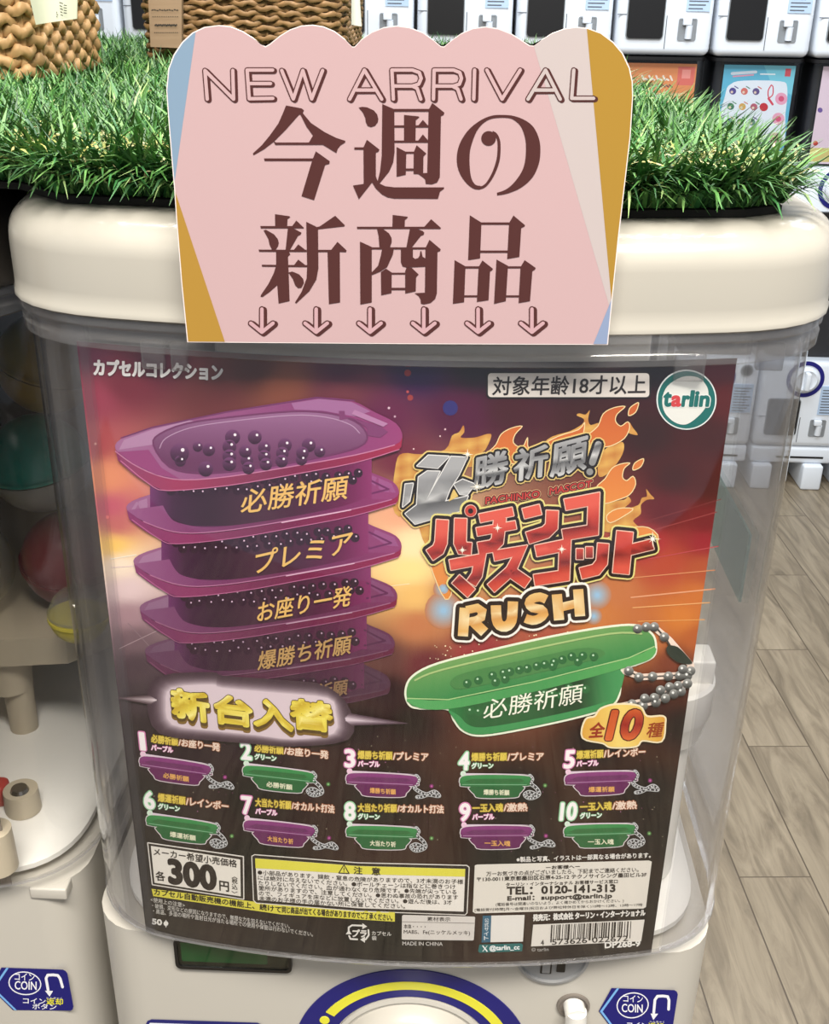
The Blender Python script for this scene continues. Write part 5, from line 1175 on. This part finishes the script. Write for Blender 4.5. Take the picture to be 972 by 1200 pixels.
tag_card('paper_tag', 'white paper tag on the right corner of the brown wicker basket', 'tag', ((412, -16), (421, -14), (424, 31), (412, 29)), .605-.085-.007, .0008, mat('white_tag_paper', (206, 208, 200), .6), (), .002)

# ------------------------------------------------------------------ far row: capsule machines stacked three high
FYB = 3.40; PITCH = .3112; TIER = .654; ZTOP = ZP - .0453; XS = 1.1208
M_fbody = mat('far_body_plastic', (226, 232, 240), .35)
M_flab = mat('far_notice_paper', (178, 200, 226), .5); M_fgrey = mat('far_recess_plastic', (134, 138, 142), .4)
M_fcase = clear('far_case_acrylic', (.9, .91, .92), .0); M_seam = mat('seam_shadow', (92, 96, 104), .5)
M_fdark = mat('far_case_back', (34, 36, 42), .5)
def far_machine(label):
    W = PITCH - .012; x0, x1 = -W/2, W/2
    t = thing('far_capsule_machine', label, 'capsule machine', (0, 0, 0), 'capsule machines in the far row')
    bm = bmesh.new(); box(bm, (x0, 0, 0), (x1, .36, .325), .022, 4); bod = obj('body', bm, M_fbody, t, 40)
    y = -.002
    world_rr(x0+.031, .046, x0+.148, .186, .012, .01, y-.002, 'flap_frame', M_fgrey, t)
    world_rr(x0+.034, .049, x0+.145, .183, .010, y-.002, y-.005, 'dispensing_flap', M_black, t)
    bm = bmesh.new(); o_ = rrect(x0+.193, .043, x0+.250, .108, .006); i_ = rrect(x0+.197, .047, x0+.246, .104, .004)
    loft(bm, [[(a, .004, b) for a, b in o_], [(a, y, b) for a, b in o_], [(a, y, b) for a, b in i_], [(a, y+.0015, b) for a, b in i_]], False, True)
    rc = obj('coin_return', bm, M_fgrey, t, 40)
    bm = bmesh.new(); box(bm, (x0+.205, -.014, .088), (x0+.232, .001, .108), .003); obj('coin_spout', bm, M_fbody, rc, 40)
    bm = bmesh.new(); cyl(bm, (x0+.226, .0, .050), (x0+.226, -.004, .088), .011, n=12); obj('coin_chute', bm, M_fbody, rc, 40)
    A_ = []
    bm = bmesh.new(); box(bm, (x0+.212, -.0030, .128), (x0+.284, 0, .235)); nl = obj('notice_label', bm, M_flab, t)
    bm = bmesh.new()
    for k in range(9): box(bm, (x0+.218, -.0036, .134+k*.0105), (x0+.262+.016*((k*7) % 3)/2, -.0031, .1375+k*.0105))
    obj('notice_lines', bm, M_seam, nl)
    bm = bmesh.new()
    box(bm, (x0+.002, -.0008, .115), (x0+.03, .002, .1175)); obj('panel_seam', bm, M_seam, t)
    bm = bmesh.new(); box(bm, (x0+.154, -.0008, .02), (x0+.1565, .002, .115)); obj('panel_seam', bm, M_seam, t)
    for r0, r1, mm, nm in ((.052, .066, M_navy, 'handle_ring'), (.0, .045, M_fbody, 'handle_dial')):
        bm = bmesh.new(); n = 40; c = (x0+.125, .262 if r0 else .262)
        c = (x0+.150, .258)
        if r0: loft(bm, [[(c[0]+r*math.cos(2*PI*k/n), yy, c[1]+r*math.sin(2*PI*k/n)) for k in range(n)] for r, yy in ((r0, .002), (r0, -.002), (r1, -.002), (r1, .002))], False, False)
        else:
            loft(bm, [[(c[0]+r*math.cos(2*PI*k/n), yy, c[1]+r*math.sin(2*PI*k/n)) for k in range(n)] for r, yy in ((.046, .002), (.044, -.012), (.036, -.018), (.030, -.014))]); box(bm, (c[0]-.008, -.04, c[1]-.032), (c[0]+.008, -.012, c[1]+.032), .004)
        obj(nm, bm, mm, t, 40)
    bm = bmesh.new(); cyl(bm, (x0+.252, .002, .285), (x0+.252, -.003, .285), .022, n=28); sl = obj('coin_slot', bm, M_fgrey, t, 40)
    bm = bmesh.new(); cyl(bm, (x0+.252, -.003, .285), (x0+.252, -.0036, .285), .016, n=28); obj('slot_opening', bm, M_black, sl, 40)
    # clear case with dark back and cap
    bm = bmesh.new(); pts = rrect(x0+.006, .004, x1-.006, .35, .04, 6)
    loft(bm, [[(a, b, .326) for a, b in pts], [(a, b, .640) for a, b in pts]], False, False); obj('clear_case', bm, M_fcase, t, 40)
    bm = bmesh.new(); loft(bm, [[(a, b, z) for a, b in rrect(x0+.02, .05, x1-.02, .33, .03, 5)] for z in (.327, .636)]); obj('capsule_store', bm, M_fdark, t, 40)
    bm = bmesh.new(); pts = rrect(x0+.002, .0, x1-.002, .356, .044, 6); loft(bm, [[(a, b, z) for a, b in pts] for z in (.640, .650)]); obj('lid', bm, M_black, t, 40)
    return t
proto = far_machine('far white capsule machine')
NAMES = {0: 'leftmost', 7: 'rightmost'}
ORD = ['first', 'second', 'third', 'fourth', 'fifth', 'sixth', 'seventh', 'eighth', 'ninth', 'tenth']
TIERN = {0: 'top tier', 1: 'middle tier', 2: 'bottom tier'}
units = {}
first = True
for c in range(-1, 9):
    for tr in range(3):
        if tr and c < 5: continue
        if tr == 2 and c < 6: continue
        o = proto if first else copy_tree(proto)
        first = False
        o.location = (XS + PITCH*(c-7) + PITCH/2, FYB, ZTOP - TIER*tr)
        o['label'] = 'white capsule machine on the %s of the far row, %s from the left' % (TIERN[tr], ORD[c+1]) if tr == 0 else 'white capsule machine on the %s of the far row, %s from the right edge' % (TIERN[tr], ORD[8-c])
        units[c, tr] = o
# racks that carry the machines of the far row, and feet at the floor
M_rack = mat('rack_steel', (40, 40, 44), .5)
def rack(x0, x1, z1, label):
    t = thing('machine_rack', label, 'rack', ((x0+x1)/2, FYB, 0), 'racks under the far row')
    bm = bmesh.new(); box(bm, (x0, FYB+.012, z1-.02), (x1, FYB+.35, z1-.002)); obj('shelf_plate', bm, M_rack, t)
    for x in (x0, x1-.02):
        for y in (FYB+.02, FYB+.32):
            bm = bmesh.new(); box(bm, (x, y, 0), (x+.02, y+.02, z1-.02)); obj('leg', bm, M_rack, t)
    return t
rack(XS-PITCH*8, XS-PITCH*2-.001, ZTOP, 'dark steel rack carrying the top machines at the left of the far row')
rack(XS-PITCH*2+.002, XS-PITCH-.001, ZTOP-TIER, 'dark steel rack under the machine with the orange poster')
zb2 = ZTOP - 2*TIER
for c in (6, 7, 8):
    x0 = XS + PITCH*(c-7)
    t = thing('machine_stand', 'white floor stand under the %s bottom machine of the far row' % ('sixth', 'seventh', 'eighth')[c-6], 'stand', (x0+PITCH/2, FYB, 0), 'stands under the far row')
    bm = bmesh.new(); box(bm, (x0+.008, FYB+.004, .096), (x0+PITCH-.008, FYB+.35, zb2-.001), .012); b_ = obj('stand_base', bm, M_fbody, t, 40)
    bm = bmesh.new(); box(bm, (x0+.10, FYB+.0025, .118), (x0+.27, FYB+.006, .125)); obj('base_slot', bm, M_black, b_)
    for fx in (x0+.20, x0+.015):
        bm = bmesh.new(); box(bm, (fx, FYB-.018, 0), (fx+.072, FYB+.30, .096), .008); obj('foot', bm, M_fbody, t, 40)
# posters in the far cases
def far_poster(c, label, bg, paint):
    o = units[c, 1]; x, z = o.location.x, o.location.z + .326
    y = FYB + .022
    t = thing('far_poster', label, 'poster', (x, y, z), 'posters in the far row')
    s = Flat(y); A_ = Art(s, 1.0)
    def P(u, v):      # u across, v down, to the picture
        p = (x - .105 + .225*u, y, z + .304 - .29*v); return pix(p)
    bm = bmesh.new(); box(bm, (x-.105, y, z+.008), (x+.12, y+.001, z+.304)); obj('paper_sheet', bm, mat('far_poster_paper', bg, .5), t)
    paint(A_, P); A_.build('printed_picture', M_ink, t); return t
def pp_orange(A_, P):
    A_.poly([P(0, 0), P(1, 0), P(1, 1), P(0, 1)], (222, 142, 92), 1)
    A_.poly([P(.74, .03), P(.98, .03), P(.98, .22), P(.74, .22)], (216, 112, 100), 2); A_.poly([P(.8, .06), P(.92, .06), P(.92, .15), P(.8, .15)], (232, 150, 140), 3)
    for k in range(9): A_.line([P(.24 + k*.05, .13 + .03*(k % 2)), P(.27 + k*.05, .17)], 2.2, (236, 222, 206), 3); A_.line([P(.24 + k*.05, .22), P(.28 + k*.05, .24)], 1.8, (120, 92, 80), 3)
    A_.poly([P(.05, .3), P(.9, .3), P(.9, .95), P(.05, .95)], (232, 180, 130), 2)
def pp_blue(A_, P):
    A_.poly([P(0, 0), P(1, 0), P(1, 1), P(0, 1)], (96, 176, 204), 1)
    A_.poly([P(.55, 0), P(1, 0), P(1, .3), P(.7, .2)], (120, 196, 214), 1.5)
    A_.line([P(.12, .09), P(.45, .07)], 3.4, (206, 216, 226), 3); A_.line([P(.14, .12), P(.42, .1)], 1.6, (222, 150, 170), 3.5); A_.line([P(.52, .09), P(.72, .09)], 1.6, (226, 236, 240), 3)
    A_.poly([P(.86, .03), P(.94, .03), P(.94, .11), P(.86, .11)], (206, 86, 96), 3)
    q = smooth_line([P(.06, .32), P(.12, .2), P(.3, .16), P(.8, .16), P(.92, .22), P(.95, .5), P(.93, .9), P(.06, .9)], 3, True)
    A_.poly(q, (222, 228, 236), 2)
    cols = [(86, 76, 140), (92, 130, 110), (206, 110, 100), (70, 120, 90), (96, 80, 130), (206, 160, 90), (110, 120, 170), (180, 90, 110), (120, 150, 90)]
    for i in range(3):
        for j in range(3):
            cx_, cy_ = .16 + i*.165, .27 + j*.16
            A_.disc(P(cx_, cy_), 4.2, cols[(i*2+j*3) % 9], 3, n=10); A_.line([P(cx_+.02, cy_-.05), P(cx_+.07, cy_-.03)], 1.2, cols[(i+j) % 9], 3.4); A_.disc(P(cx_-.01, cy_+.01), 1.6, (222, 200, 180), 3.6, n=8)
    A_.line(smooth_line([P(.69, .2), P(.66, .26), P(.68, .33), P(.73, .3), P(.72, .22), P(.69, .2)], 3), 1.3, (206, 60, 80), 3); A_.line([P(.68, .34), P(.75, .4)], 2.6, (210, 70, 90), 3.4)
    A_.disc(P(.63, .43), 5, (190, 50, 60), 3, n=12)
    for cy_ in (.34, .55, .76): A_.disc(P(.86, cy_), 7.2, (226, 160, 184), 3, n=18); A_.disc(P(.86, cy_), 3.4, (206, 86, 120), 3.5, n=10)
    for k in range(6): A_.line([P(.1 + k*.13, .94), P(.18 + k*.13, .945)], 2, (236, 240, 244), 3)
def pp_pink(A_, P):
    A_.poly([P(0, 0), P(1, 0), P(1, 1), P(0, 1)], (222, 200, 212), 1)
    A_.disc(P(.05, .45), 3, (110, 86, 150), 2, n=12); A_.poly([P(0, .85), P(.4, .85), P(.4, 1), P(0, 1)], (206, 190, 120), 2); A_.disc(P(.06, .8), 3, (200, 50, 50), 3, n=10)
far_poster(5, 'orange poster in the far middle-tier machine right of the pink sign', (222, 142, 92), pp_orange)
far_poster(6, 'light blue poster with round charms in the far middle-tier machine', (96, 176, 204), pp_blue)
far_poster(7, 'pale pink poster in the far middle-tier machine at the right edge', (222, 200, 212), pp_pink)
